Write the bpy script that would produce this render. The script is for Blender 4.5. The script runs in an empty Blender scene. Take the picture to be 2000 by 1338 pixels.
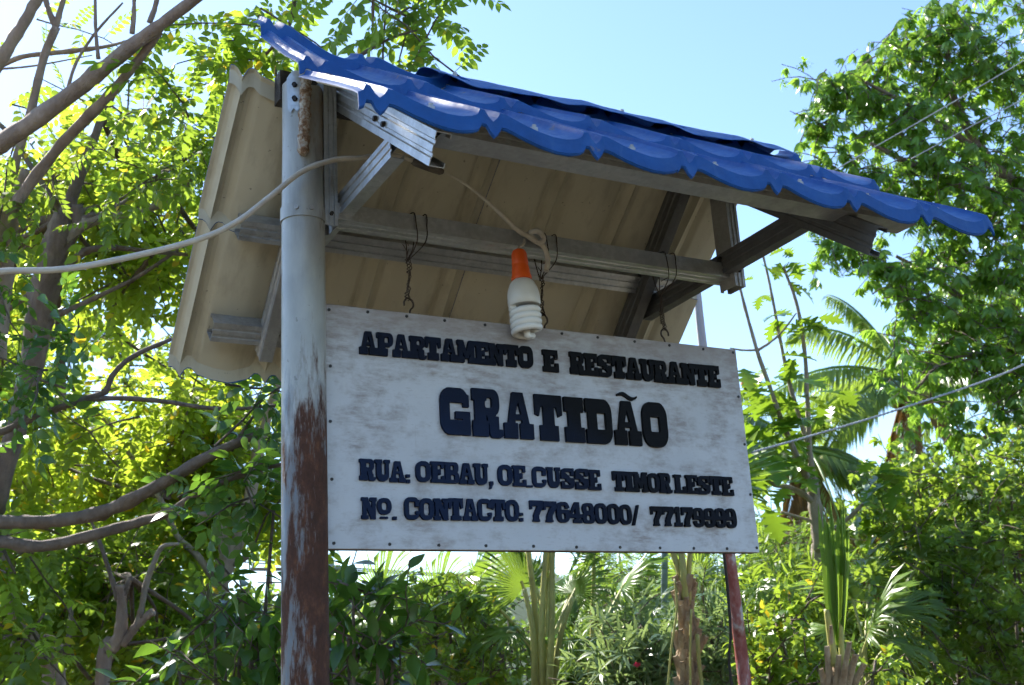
import bpy, bmesh, math, random
import numpy as np
from mathutils import Vector, Matrix
from mathutils.geometry import tessellate_polygon
random.seed(7); rng = np.random.default_rng(11)
sc = bpy.context.scene
COL = sc.collection

# ------------------------------------------------------------------ camera
F = 2265.26                                        # focal length in photo pixels (2000 wide)
CAM = np.array([-0.9572, -2.6568, 1.6])
RT = np.array([0.87849546, -0.47433477, -0.0570285])       # right
DN = np.array([0.09133055, 0.28390656, -0.95449243])       # image down
FW = np.array([0.46893971, 0.83330882, 0.29273188])        # forward
def ray(px, py): return FW + RT*(px-1000)/F + DN*(py-669)/F
def pt(px, py, d): return CAM + ray(px, py)*d               # point at depth d along the lens axis
def onY(px, py, y):
    r = ray(px, py); return CAM + r*((y-CAM[1])/r[1])
def onX(px, py, x):
    r = ray(px, py); return CAM + r*((x-CAM[0])/r[0])
cam_d = bpy.data.cameras.new('camera'); cam = bpy.data.objects.new('camera', cam_d); COL.objects.link(cam)
m = Matrix([[RT[i], -DN[i], -FW[i], CAM[i]] for i in range(3)] + [[0, 0, 0, 1]])
cam.matrix_world = m
cam_d.sensor_width = 23.6; cam_d.lens = F/2000*23.6
cam_d.clip_start = .05; cam_d.clip_end = 20000
cam_d.dof.use_dof = True; cam_d.dof.focus_distance = 3.15; cam_d.dof.aperture_fstop = 5.0
sc.camera = cam

# ------------------------------------------------------------------ sky, sun, exposure
SUN_EL, SUN_AZ = math.radians(44), math.radians(-16)        # azimuth from +Y towards +X
world = bpy.data.worlds.new('World'); sc.world = world; world.use_nodes = True
nt = world.node_tree; bg = nt.nodes['Background']
sky = nt.nodes.new('ShaderNodeTexSky'); sky.sky_type = 'NISHITA'; sky.sun_disc = False
sky.sun_elevation = SUN_EL; sky.sun_rotation = SUN_AZ; sky.air_density = 1.0; sky.dust_density = .3; sky.ozone_density = 3.5
nt.links.new(sky.outputs[0], bg.inputs[0]); bg.inputs[1].default_value = 0.13
sd = bpy.data.lights.new('sun', 'SUN'); sun = bpy.data.objects.new('sun', sd); COL.objects.link(sun)
sd.energy = 5.0; sd.angle = math.radians(.53); sd.color = (1, .95, .87)
L = Vector((math.sin(SUN_AZ)*math.cos(SUN_EL), math.cos(SUN_AZ)*math.cos(SUN_EL), math.sin(SUN_EL)))
sun.rotation_euler = L.to_track_quat('Z', 'Y').to_euler(); sun.location = (-5, 8, 12)
sc.view_settings.view_transform = 'Standard'; sc.view_settings.look = 'None'
sc.view_settings.exposure = 1.4; sc.view_settings.gamma = 1
sc.cycles.max_bounces = 5; sc.cycles.diffuse_bounces = 3; sc.cycles.glossy_bounces = 2; sc.cycles.transmission_bounces = 3; sc.cycles.transparent_max_bounces = 4; sc.cycles.use_adaptive_sampling = True; sc.cycles.adaptive_threshold = .03; sc.cycles.adaptive_min_samples = 12; sc.cycles.caustics_reflective = False; sc.cycles.caustics_refractive = False

# ------------------------------------------------------------------ materials
def newmat(name):
    M = bpy.data.materials.new(name); M.use_nodes = True
    return M, M.node_tree, M.node_tree.nodes['Principled BSDF']
def N(nt, t, **k):
    n = nt.nodes.new(t)
    for a, b in k.items():
        if a in n.inputs.keys(): n.inputs[a].default_value = b
        else: setattr(n, a, b)
    return n
def noise(nt, scale=5, detail=4, rough=.55, vec=None, st=(1, 1, 1)):
    tc = N(nt, 'ShaderNodeTexCoord'); mp = N(nt, 'ShaderNodeMapping'); mp.inputs['Scale'].default_value = st
    nt.links.new(tc.outputs['Object'], mp.inputs['Vector'])
    n = N(nt, 'ShaderNodeTexNoise'); n.inputs['Scale'].default_value = scale; n.inputs['Detail'].default_value = detail; n.inputs['Roughness'].default_value = rough
    nt.links.new(mp.outputs[0], n.inputs['Vector']); return n.outputs['Fac']
def ramp(nt, fac, stops):
    r = N(nt, 'ShaderNodeValToRGB'); e = r.color_ramp.elements
    while len(e) < len(stops): e.new(.5)
    for i, (p, c) in enumerate(stops):
        e[i].position = p; e[i].color = (*c, 1) if len(c) == 3 else c
    nt.links.new(fac, r.inputs[0]); return r.outputs[0]
def mix(nt, fac, a, b, mode='MIX'):
    x = N(nt, 'ShaderNodeMix'); x.data_type = 'RGBA'; x.blend_type = mode
    for i, v in ((0, fac), (6, a), (7, b)):
        if hasattr(v, 'is_linked'): nt.links.new(v, x.inputs[i])
        elif i == 0: x.inputs[0].default_value = v
        else: x.inputs[i].default_value = (*v, 1)
    return x.outputs[2]
def math_(nt, op, a, b=0.5):
    x = N(nt, 'ShaderNodeMath'); x.operation = op
    for i, v in ((0, a), (1, b)):
        if hasattr(v, 'is_linked'): nt.links.new(v, x.inputs[i])
        else: x.inputs[i].default_value = v
    return x.outputs[0]
def bump(nt, bs, h, strength=.3, dist=.01):
    b = N(nt, 'ShaderNodeBump'); b.inputs['Strength'].default_value = strength; b.inputs['Distance'].default_value = dist
    nt.links.new(h, b.inputs['Height']); nt.links.new(b.outputs[0], bs.inputs['Normal'])
def simple(name, col, rough=.6, metal=0, var=.25, scale=8, bmp=0, st=(1, 1, 1), spec=.5):
    M, t, b = newmat(name)
    n = noise(t, scale, 5, .6, st=st)
    lo = tuple(c*(1-var) for c in col); hi = tuple(min(1, c*(1+var)) for c in col)
    t.links.new(ramp(t, n, [(.3, lo), (.7, hi)]), b.inputs['Base Color'])
    b.inputs['Roughness'].default_value = rough; b.inputs['Metallic'].default_value = metal
    b.inputs['Specular IOR Level'].default_value = spec
    if bmp: bump(t, b, noise(t, scale*4, 5, .6, st=st), bmp, .01)
    return M
MT = {}
def mk_blue():
    M, t, b = newmat('blue_painted_steel')
    n = noise(t, 14, 6, .65); f = noise(t, 60, 4, .6)
    c = ramp(t, n, [(.3, (.003, .050, .205)), (.62, (.005, .070, .27)), (.8, (.018, .105, .33))])
    dust = ramp(t, noise(t, 5, 6, .7, st=(1, 2, 3)), [(.52, (0, 0, 0)), (.75, (.3, .3, .3))])
    c = mix(t, dust, c, (.07, .14, .32))
    ge = N(t, 'ShaderNodeNewGeometry'); sx = N(t, 'ShaderNodeSeparateXYZ'); t.links.new(ge.outputs['Normal'], sx.inputs[0])
    up_f = ramp(t, sx.outputs[2], [(.45, (0, 0, 0)), (.8, (1, 1, 1))])
    sky_sheen = math_(t, 'MULTIPLY', up_f, ramp(t, noise(t, 16, 6, .7), [(.25, (.18,)*3), (.75, (.45,)*3)]))  # pale sky sheen painted into the colour of up-facing faces
    c = mix(t, sky_sheen, c, (.065, .17, .35))
    drip = ramp(t, noise(t, 40, 4, .6, st=(1, 1, .12)), [(.60, (0, 0, 0)), (.72, (.35,)*3)])
    c = mix(t, drip, c, (.045, .11, .27))
    spot = ramp(t, noise(t, 23, 3, .5), [(.70, (0, 0, 0)), (.76, (.6, .6, .6))])
    c = mix(t, spot, c, (.16, .13, .12))
    t.links.new(c, b.inputs['Base Color'])
    t.links.new(ramp(t, f, [(.3, (.48,)*3), (.7, (.66,)*3)]), b.inputs['Roughness'])
    b.inputs['Specular IOR Level'].default_value = .34
    bump(t, b, noise(t, 9, 3, .5), .12, .02)
    return M
MT['blue'] = mk_blue()
def mk_cream():
    M, t, b = newmat('cream_sheet_underside')
    c = ramp(t, noise(t, 3, 5, .6), [(.3, (.51, .475, .375)), (.7, (.61, .57, .455))])
    st_ = ramp(t, noise(t, 10, 6, .65, st=(1.6, .5, .5)), [(.52, (0, 0, 0)), (.72, (.55,)*3)]); c = mix(t, st_, c, (.30, .26, .19))
    sp = ramp(t, noise(t, 70, 2, .5), [(.72, (0, 0, 0)), (.76, (.6,)*3)]); c = mix(t, sp, c, (.12, .10, .08))
    t.links.new(c, b.inputs['Base Color']); b.inputs['Roughness'].default_value = .5; return M
MT['cream'] = mk_cream()
def mk_galv(name, col, rough=.42, metal=.75):
    M, t, b = newmat(name)
    v = N(t, 'ShaderNodeTexVoronoi'); v.inputs['Scale'].default_value = 90
    tc = N(t, 'ShaderNodeTexCoord'); t.links.new(tc.outputs['Object'], v.inputs['Vector'])
    sp = ramp(t, v.outputs['Color'], [(0, tuple(c*.78 for c in col)), (1, col)])
    d = ramp(t, noise(t, 7, 6, .65), [(.42, (0, 0, 0)), (.72, (.7, .7, .7))])
    t.links.new(mix(t, d, sp, tuple(c*.5 for c in col)), b.inputs['Base Color'])
    b.inputs['Metallic'].default_value = metal
    t.links.new(ramp(t, noise(t, 30, 4), [(.3, (rough-.1,)*3), (.7, (rough+.12,)*3)]), b.inputs['Roughness'])
    w = N(t, 'ShaderNodeTexWave'); w.inputs['Scale'].default_value = 45; w.inputs['Distortion'].default_value = .2
    w.bands_direction = 'DIAGONAL'; t.links.new(tc.outputs['Object'], w.inputs['Vector'])
    bump(t, b, w.outputs['Fac'], .12, .0015)
    return M
MT['galv'] = mk_galv('galvanised_channel', (.56, .58, .60))
MT['galv_dull'] = mk_galv('weathered_channel', (.46, .46, .46), .5, .55)
MT['galv_shaded'] = mk_galv('shaded_channel', (.13, .13, .135), .55, .3)  # darker channel copy: deep shade under the far truss put into the colour
MT['screw'] = simple('dark_screw', (.03, .027, .025), .5, .5, .4, 60)
MT['wire'] = simple('rusted_wire', (.055, .04, .032), .6, .6, .4, 60)
MT['cable'] = simple('dirty_white_cable', (.50, .46, .40), .55, 0, .2, 20, .05)
MT['tape'] = simple('brown_tape', (.10, .085, .07), .6, 0, .3, 40)
MT['orange'] = simple('orange_plastic', (.80, .115, .012), .4, 0, .08, 30)
MT['bulbwhite'] = simple('white_bulb_plastic', (.66, .66, .64), .35, 0, .05, 20)
MT['tube'] = simple('white_glass_tube', (.78, .78, .76), .15, 0, .03, 20)
MT['ridgewood'] = simple('dark_ridge_timber', (.035, .03, .028), .7, 0, .4, 20, .3)
def mk_post():
    M, t, b = newmat('galvanised_post_with_rust')
    tc = N(t, 'ShaderNodeTexCoord'); sep = N(t, 'ShaderNodeSeparateXYZ'); t.links.new(tc.outputs['Object'], sep.inputs[0])
    paint = ramp(t, noise(t, 9, 5, .6, st=(1, 1, .4)), [(.3, (.26, .275, .27)), (.55, (.38, .39, .375)), (.75, (.49, .49, .465))])
    low = ramp(t, noise(t, 13, 6, .65, st=(1, 1, .3)), [(.3, (.07, .10, .14)), (.7, (.16, .205, .25))])
    zz = N(t, 'ShaderNodeMapRange'); t.links.new(sep.outputs[2], zz.inputs[0])
    for i, v in zip((1, 2, 3, 4), (2.46, 2.08, 0, 1)): zz.inputs[i].default_value = v
    zn = math_(t, 'ADD', zz.outputs[0], math_(t, 'MULTIPLY', math_(t, 'SUBTRACT', noise(t, 16, 6, .7, st=(1.4, 1.4, .4)), .5), 1.6)); base = mix(t, ramp(t, zn, [(.30, (0, 0, 0)), (.72, (1, 1, 1))]), paint, low)
    # rust wins towards the foot and on the sign side
    z2 = N(t, 'ShaderNodeMapRange'); t.links.new(sep.outputs[2], z2.inputs[0])
    for i, v in zip((1, 2, 3, 4), (2.54, 2.18, -.17, .135)): z2.inputs[i].default_value = v
    x2 = math_(t, 'MULTIPLY', sep.outputs[0], 1.7)
    s = math_(t, 'ADD', noise(t, 13, 7, .74, st=(1.7, 1.7, .32)), z2.outputs[0]); s = math_(t, 'ADD', s, x2)
    rm = ramp(t, s, [(.53, (0, 0, 0)), (.60, (1, 1, 1))])
    rust = ramp(t, noise(t, 40, 6, .7, st=(1, 1, .5)), [(.3, (.040, .017, .010)), (.55, (.080, .032, .018)), (.75, (.19, .078, .034))])
    hd = N(t, 'ShaderNodeMapRange'); t.links.new(sep.outputs[2], hd.inputs[0])
    for i, v in zip((1, 2, 3, 4), (2.90, 3.05, 0, 1)): hd.inputs[i].default_value = v
    hx_ = N(t, 'ShaderNodeMapRange'); t.links.new(sep.outputs[0], hx_.inputs[0])
    for i, v in zip((1, 2, 3, 4), (-.03, .02, 0, 1)): hx_.inputs[i].default_value = v
    stain = math_(t, 'MULTIPLY', math_(t, 'MULTIPLY', hd.outputs[0], hx_.outputs[0]), ramp(t, noise(t, 18, 6, .7, st=(1, 1, .35)), [(.38, (.1,)*3), (.62, (1, 1, 1))]))
    base = mix(t, math_(t, 'MULTIPLY', stain, .85), base, (.25, .16, .09))
    grime = ramp(t, noise(t, 14, 6, .7, st=(1, 1, .12)), [(.55, (0, 0, 0)), (.72, (.5,)*3)]); base = mix(t, grime, base, (.20, .21, .21))
    halo = ramp(t, s, [(.44, (0, 0, 0)), (.56, (.75,)*3)]); base = mix(t, halo, base, (.15, .11, .09))
    spots = ramp(t, noise(t, 55, 3, .5), [(.68, (0, 0, 0)), (.73, (.5, .5, .5))])
    base = mix(t, spots, base, (.13, .12, .11))
    t.links.new(mix(t, rm, base, rust), b.inputs['Base Color'])
    t.links.new(ramp(t, rm, [(0, (.42,)*3), (1, (.85,)*3)]), b.inputs['Roughness'])
    b.inputs['Metallic'].default_value = .15
    h = math_(t, 'ADD', math_(t, 'MULTIPLY', noise(t, 90, 5, .7), rm), math_(t, 'MULTIPLY', noise(t, 25, 3), .25))
    bump(t, b, h, .5, .004)
    return M
MT['post'] = mk_post()
def mk_weld():
    M, t, b = newmat('rusty_weld_bar')
    t.links.new(ramp(t, noise(t, 60, 6, .75), [(.32, (.09, .05, .03)), (.45, (.27, .16, .09)), (.56, (.46, .42, .36)), (.7, (.58, .56, .50))]), b.inputs['Base Color'])
    b.inputs['Roughness'].default_value = .9; bump(t, b, noise(t, 130, 4, .7), .8, .006); return M
MT['weld'] = mk_weld()
MT['rust'] = simple('brown_rust', (.10, .045, .03), .85, 0, .5, 40, .3)
def mk_board():
    M, t, b = newmat('weathered_white_board')
    tc = N(t, 'ShaderNodeTexCoord'); sep = N(t, 'ShaderNodeSeparateXYZ'); t.links.new(tc.outputs['Object'], sep.inputs[0])
    c = ramp(t, noise(t, 3, 5, .6), [(.3, (.44, .455, .48)), (.7, (.545, .56, .585))])
    # rubbed, grainy streaks along the plywood
    z2 = N(t, 'ShaderNodeMapRange'); t.links.new(sep.outputs[2], z2.inputs[0])
    for i, v in zip((1, 2, 3, 4), (.36, .60, 0, .13)): z2.inputs[i].default_value = v
    patch = math_(t, 'ADD', noise(t, 6.5, 6, .68, st=(1, 1, 1.2)), z2.outputs[0])
    grain = noise(t, 30, 7, .75, st=(.55, 1, 2.0))
    k = math_(t, 'MULTIPLY', ramp(t, patch, [(.47, (0, 0, 0)), (.62, (1, 1, 1))]), ramp(t, grain, [(.36, (0, 0, 0)), (.60, (1, 1, 1))]))
    c = mix(t, math_(t, 'MULTIPLY', k, .75), c, (.22, .18, .16))
    edge = N(t, 'ShaderNodeMapRange'); t.links.new(sep.outputs[2], edge.inputs[0])
    for i, v in zip((1, 2, 3, 4), (.50, .64, 0, 1)): edge.inputs[i].default_value = v
    e2 = math_(t, 'MULTIPLY', edge.outputs[0], ramp(t, noise(t, 7, 5, .6, st=(.7, 1, 1.6)), [(.3, (.35,)*3), (.62, (1, 1, 1))]))
    c = mix(t, math_(t, 'MULTIPLY', e2, .95), c, (.25, .21, .195))
    g2 = ramp(t, noise(t, 75, 5, .75, st=(.5, 1, 2.2)), [(.57, (0, 0, 0)), (.70, (.6,)*3)])
    c = mix(t, g2, c, (.30, .28, .28))
    v2 = ramp(t, noise(t, 34, 4, .7, st=(3, 1, .25)), [(.66, (0, 0, 0)), (.76, (.4,)*3)])
    c = mix(t, v2, c, (.36, .34, .34))
    t.links.new(c, b.inputs['Base Color']); b.inputs['Roughness'].default_value = .55
    bump(t, b, grain, .12, .003)
    return M
MT['board'] = mk_board()
MT['ply'] = simple('plywood_edge', (.20, .125, .085), .8, 0, .3, 30, .2, st=(.2, 1, 4))
MT['darkwood'] = simple('dark_batten', (.045, .032, .026), .8, 0, .4, 20, .2)
def mk_letter():
    M, t, b = newmat('black_and_navy_letter_paint')
    tc = N(t, 'ShaderNodeTexCoord'); sep = N(t, 'ShaderNodeSeparateXYZ'); t.links.new(tc.outputs['Object'], sep.inputs[0])
    z = N(t, 'ShaderNodeMapRange'); t.links.new(sep.outputs[2], z.inputs[0])
    for i, v in zip((1, 2, 3, 4), (.46, .22, 0, .55)): z.inputs[i].default_value = v
    x = N(t, 'ShaderNodeMapRange'); t.links.new(sep.outputs[0], x.inputs[0])
    for i, v in zip((1, 2, 3, 4), (-.25, .25, .35, -.35)): x.inputs[i].default_value = v
    k = math_(t, 'ADD', math_(t, 'ADD', z.outputs[0], x.outputs[0]), math_(t, 'MULTIPLY', noise(t, 9, 5, .6), .5))
    c = mix(t, ramp(t, k, [(.35, (0, 0, 0)), (.95, (1, 1, 1))]), (.0038, .0042, .0052), (.007, .015, .042))
    sc_ = ramp(t, noise(t, 70, 5, .75, st=(.4, 1, 2.4)), [(.62, (0, 0, 0)), (.76, (.5,)*3)]); c = mix(t, sc_, c, (.035, .038, .045))
    t.links.new(c, b.inputs['Base Color']); b.inputs['Roughness'].default_value = .6; b.inputs['Specular IOR Level'].default_value = .1
    bump(t, b, noise(t, 60, 4, .7, st=(.4, 1, 3)), .15, .003); return M
MT['letter'] = mk_letter()
def mk_bark(name, a, b_, sc_=14):
    M, t, b = newmat(name)
    n = noise(t, sc_, 7, .65, st=(1, 1, .35))
    t.links.new(ramp(t, n, [(.28, a), (.55, tuple((x+y)/2 for x, y in zip(a, b_))), (.75, b_)]), b.inputs['Base Color'])
    b.inputs['Roughness'].default_value = .85
    bump(t, b, noise(t, sc_*4, 5, .75, st=(1, 1, .6)), .9, .014)
    return M
MT['bark'] = mk_bark('grey_brown_bark', (.22, .155, .12), (.50, .385, .31))
MT['bark_dark'] = mk_bark('dark_furrowed_bark', (.10, .075, .058), (.29, .225, .18))
MT['bark_pale'] = mk_bark('pale_smooth_bark', (.22, .18, .14), (.42, .35, .28))
MT['twig'] = mk_bark('thin_twig_bark', (.09, .065, .048), (.22, .165, .125))
MT['palmbark'] = mk_bark('fibrous_palm_trunk', (.16, .105, .06), (.50, .37, .235), 25)
MT['petiole'] = simple('yellow_green_petiole', (.34, .33, .10), .5, 0, .35, 10, st=(1, 1, .3))
MT['boot'] = mk_bark('cut_leaf_base', (.30, .20, .12), (.66, .54, .37), 22)
def mk_leaf(name, lo, hi, tr, trf=.45, rough=.35, spec=.45, dead=None):
    M, t, b = newmat(name)
    g = N(t, 'ShaderNodeNewGeometry'); oi = N(t, 'ShaderNodeObjectInfo')
    r = math_(t, 'FRACT', math_(t, 'ADD', g.outputs['Random Per Island'], oi.outputs['Random']))
    stops = [(0, lo), (.85, hi)]
    if dead: stops += [(.965, hi), (.985, dead)]
    c = ramp(t, r, stops)
    t.links.new(c, b.inputs['Base Color']); b.inputs['Roughness'].default_value = rough; b.inputs['Specular IOR Level'].default_value = spec
    tb = N(t, 'ShaderNodeBsdfTranslucent')
    tc_ = ramp(t, r, [(0, tuple(x*.75 for x in tr)), (.85, tr)] + ([(.965, tr), (.985, tuple(min(1, x*2.2) for x in dead))] if dead else []))
    t.links.new(tc_, tb.inputs['Color'])
    ms = N(t, 'ShaderNodeMixShader'); ms.inputs[0].default_value = trf
    out = t.nodes['Material Output']
    t.links.new(b.outputs[0], ms.inputs[1]); t.links.new(tb.outputs[0], ms.inputs[2]); t.links.new(ms.outputs[0], out.inputs[0])
    return M
MT['leaf_left'] = mk_leaf('thin_yellow_green_leaf', (.045, .10, .012), (.11, .17, .02), (.58, .74, .06), .56, .4, .4, (.55, .34, .02))
MT['leaf_near'] = mk_leaf('glossy_dark_green_leaf', (.026, .080, .017), (.055, .13, .026), (.22, .42, .04), .40, .27, .6)
MT['leaf_mid'] = mk_leaf('thin_green_leaf', (.035, .085, .014), (.075, .14, .02), (.46, .66, .06), .52, .4, .4, (.5, .33, .02))
MT['leaf_mango'] = mk_leaf('narrow_bright_green_leaf', (.06, .15, .03), (.125, .25, .045), (.42, .68, .07), .45, .26, .55)
MT['leaf_bush'] = mk_leaf('rounded_olive_green_leaf', (.05, .12, .02), (.12, .20, .035), (.40, .56, .05), .44, .33, .5)
MT['leaf_lime'] = mk_leaf('lime_green_leaf', (.075, .165, .02), (.15, .25, .03), (.42, .58, .05), .42, .35, .45, (.5, .33, .02))
MT['leaf_grey'] = mk_leaf('grey_green_narrow_leaf', (.08, .14, .06), (.17, .24, .12), (.34, .46, .14), .36, .33, .5)
MT['leaf_fan'] = mk_leaf('fan_palm_blade', (.06, .14, .02), (.12, .22, .035), (.32, .48, .05), .42, .33, .5)
MT['leaf_coco'] = mk_leaf('coconut_frond_leaflet', (.06, .125, .03), (.13, .21, .045), (.40, .56, .07), .45, .33, .5)
MT['leaf_dead'] = mk_leaf('dry_brown_frond', (.16, .085, .03), (.33, .19, .07), (.35, .2, .06), .3, .7, .2)
MT['leaf_bread'] = mk_leaf('lobed_breadfruit_leaf', (.04, .115, .018), (.085, .18, .025), (.30, .47, .03), .4, .3, .5)
MT['leaf_fine'] = mk_leaf('fine_feathery_leaf', (.06, .13, .025), (.12, .21, .04), (.30, .46, .06), .42, .4, .4)
MT['pink'] = simple('pink_petal', (.75, .06, .16), .5, 0, .2, 30)
MT['fruit'] = simple('orange_brown_fruit', (.55, .20, .05), .6, 0, .3, 40)
MT['whitepole'] = simple('pale_grey_pipe', (.50, .54, .58), .5, .2, .2, 20)
MT['greypole'] = simple('blue_grey_pipe', (.22, .28, .34), .55, .2, .2, 20)
def mk_redpole():
    M, t, b = newmat('flaking_red_paint_pipe')
    tc = N(t, 'ShaderNodeTexCoord'); sep = N(t, 'ShaderNodeSeparateXYZ'); t.links.new(tc.outputs['Object'], sep.inputs[0])
    z = N(t, 'ShaderNodeMapRange'); t.links.new(sep.outputs[2], z.inputs[0])
    for i, v in zip((1, 2, 3, 4), (2.6, 3.6, 0, .7)): z.inputs[i].default_value = v
    s = math_(t, 'ADD', noise(t, 9, 6, .65, st=(1, 1, .4)), z.outputs[0])
    c = ramp(t, s, [(.36, (.14, .035, .03)), (.50, (.25, .06, .05)), (.56, (.32, .13, .12)), (.62, (.46, .42, .42))])
    t.links.new(c, b.inputs['Base Color']); b.inputs['Roughness'].default_value = .6
    return M
MT['redpole'] = mk_redpole()
MT['black_cable'] = simple('black_cable', (.015, .015, .016), .5, 0, .2, 20)
MT['grey_cable'] = simple('grey_twisted_cable', (.36, .37, .38), .5, .3, .2, 60)
MT['ground'] = simple('dark_soil_and_litter', (.105, .090, .060), .95, 0, .3, .8, .4)
MT['hill'] = simple('forested_hill', (.07, .10, .05), .95, 0, .35, .01)

# ------------------------------------------------------------------ builders
class MB:
    def __init__(s): s.v = []; s.f = []; s.m = []
    def add(s, v, f, mi=0):
        o = len(s.v); s.v += [tuple(map(float, p)) for p in v]; s.f += [tuple(i+o for i in q) for q in f]; s.m += [mi]*len(f); return s
    def box(s, c, sx, sy, sz, ax=None, mi=0):
        c = np.array(c, float); A = np.eye(3) if ax is None else np.array(ax)
        v = [c + A[0]*sx*i/2 + A[1]*sy*j/2 + A[2]*sz*k/2 for i in (-1, 1) for j in (-1, 1) for k in (-1, 1)]
        return s.add(v, [(0, 1, 3, 2), (4, 6, 7, 5), (0, 4, 5, 1), (2, 3, 7, 6), (0, 2, 6, 4), (1, 5, 7, 3)], mi)
    def tube(s, pts, rad, n=8, mi=0, cap=True):
        pts = [np.array(p, float) for p in pts]; k = len(pts)
        rad = [rad]*k if np.isscalar(rad) else list(rad)
        v = []; ref = None
        for i, p in enumerate(pts):
            t = pts[min(i+1, k-1)] - pts[max(i-1, 0)]; t = t/(np.linalg.norm(t)+1e-12)
            if ref is None:
                ref = np.cross(t, [0, 0, 1] if abs(t[2]) < .9 else [1, 0, 0])
            a = ref - t*np.dot(ref, t); a /= np.linalg.norm(a)+1e-12; ref = a
            b = np.cross(t, a)
            v += [p + (a*math.cos(2*math.pi*j/n) + b*math.sin(2*math.pi*j/n))*rad[i] for j in range(n)]
        f = [(i*n+j, i*n+(j+1) % n, (i+1)*n+(j+1) % n, (i+1)*n+j) for i in range(k-1) for j in range(n)]
        if cap: f += [tuple(range(n-1, -1, -1)), tuple((k-1)*n+j for j in range(n))]
        return s.add(v, f, mi)
def catmull(P, sub=5):
    P = [np.array(p, float) for p in P]
    if len(P) < 3:
        return [P[0] + (P[-1]-P[0])*i/sub for i in range(sub+1)]
    Q = [2*P[0]-P[1]] + P + [2*P[-1]-P[-2]]; out = []
    for i in range(1, len(Q)-2):
        a, b, c, d = Q[i-1:i+3]
        for j in range(sub):
            t = j/sub
            out.append(.5*(2*b + (c-a)*t + (2*a-5*b+4*c-d)*t*t + (3*b-a-3*c+d)*t**3))
    out.append(P[-1]); return out
def root_of(o):
    while o.parent: o = o.parent
    return o
def put(name, me, parent=None, loc=None):
    o = bpy.data.objects.new(name, me); COL.objects.link(o)
    if parent is not None: o.parent = parent
    return o
def mesh(name, V, Fc, mats, parent=None, smooth=True, mi=None, sharp=35, origin=None):
    V = np.asarray(V, float)
    if parent is not None: V = V - np.array(root_of(parent).location)
    elif origin is not None: V = V - np.array(origin)
    me = bpy.data.meshes.new(name); me.from_pydata(V.tolist(), [], Fc)
    if not isinstance(mats, (list, tuple)): mats = [mats]
    for mm in mats: me.materials.append(MT[mm] if isinstance(mm, str) else mm)
    if mi is not None: me.polygons.foreach_set('material_index', mi)
    me.update()
    if smooth:
        me.polygons.foreach_set('use_smooth', [True]*len(me.polygons))
        if sharp: me.set_sharp_from_angle(angle=math.radians(sharp))
    o = put(name, me, parent)
    if parent is None and origin is not None: o.location = origin
    return o
def build(mb, name, mats, parent=None, smooth=True, sharp=35, origin=None):
    return mesh(name, mb.v, mb.f, mats, parent, smooth, mb.m, sharp, origin)
def tag(o, label, cat=None, group=None, kind=None):
    if label: o['label'] = label
    if cat: o['category'] = cat
    if group: o['group'] = group
    if kind: o['kind'] = kind
    return o
def thing(name, label, cat, loc, group=None):
    o = bpy.data.objects.new(name, None); COL.objects.link(o); o.location = [float(x) for x in loc]; o.empty_display_size = .1
    return tag(o, label, cat, group)
def unit(v): v = np.array(v, float); return v/(np.linalg.norm(v)+1e-12)

# ------------------------------------------------------------------ setting
V = []; Fc = []; n = 60; RAD = 9000
rr = [0, 2, 4, 8, 14, 22, 35, 60, 120, 300, 900, 2500, 9000]
V = [(0, 0, 0)]
for r in rr[1:]:
    for j in range(n):
        a = 2*math.pi*j/n; V.append((r*math.cos(a), r*math.sin(a), (0 if r > 60 else .05*math.sin(a*3+r)*min(1, r/8))))
Fc = [(0, 1+j, 1+(j+1) % n) for j in range(n)]
for i in range(len(rr)-2):
    Fc += [(1+i*n+j, 1+(i+1)*n+j, 1+(i+1)*n+(j+1) % n, 1+i*n+(j+1) % n) for j in range(n)]
tag(mesh('ground', V, Fc, 'ground'), None, None, None, 'structure')
def hills():
    V = []; Fc = []; na, nr = 140, 14
    for i in range(nr):
        r = 2600 + 2600*i/(nr-1)
        for j in range(na):
            a = math.radians(-40 + 190*j/(na-1))
            az = math.degrees(a)
            base = 290 + 55*math.sin(az*.13) + 40*math.sin(az*.31+1) + 30*math.sin(az*.71+2.)
            base += 300*math.exp(-((az-38)/7)**2)
            prof = math.sin(math.pi*min(1, (i+.0)/(nr-1)))**.8 if 0 < i < nr-1 else 0
            h = base*prof*(1+.12*math.sin(j*.9+i*1.7)+.08*math.sin(j*2.1+i*.7))
            V.append((CAM[0]+r*math.cos(a), CAM[1]+r*math.sin(a), h-6))
    for i in range(nr-1):
        for j in range(na-1): Fc.append((i*na+j, i*na+j+1, (i+1)*na+j+1, (i+1)*na+j))
    tag(mesh('hills', V, Fc, 'hill', sharp=None), None, None, None, 'structure')
hills()

# ------------------------------------------------------------------ sign shelter (post + frame + roof)
PX, PY, PR = -.057, 0.0, .055
sh = thing('sign_shelter', 'tall rusting steel post carrying a small gabled roof of blue metal tiles over the sign', 'shelter', (PX, PY, 0))
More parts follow.
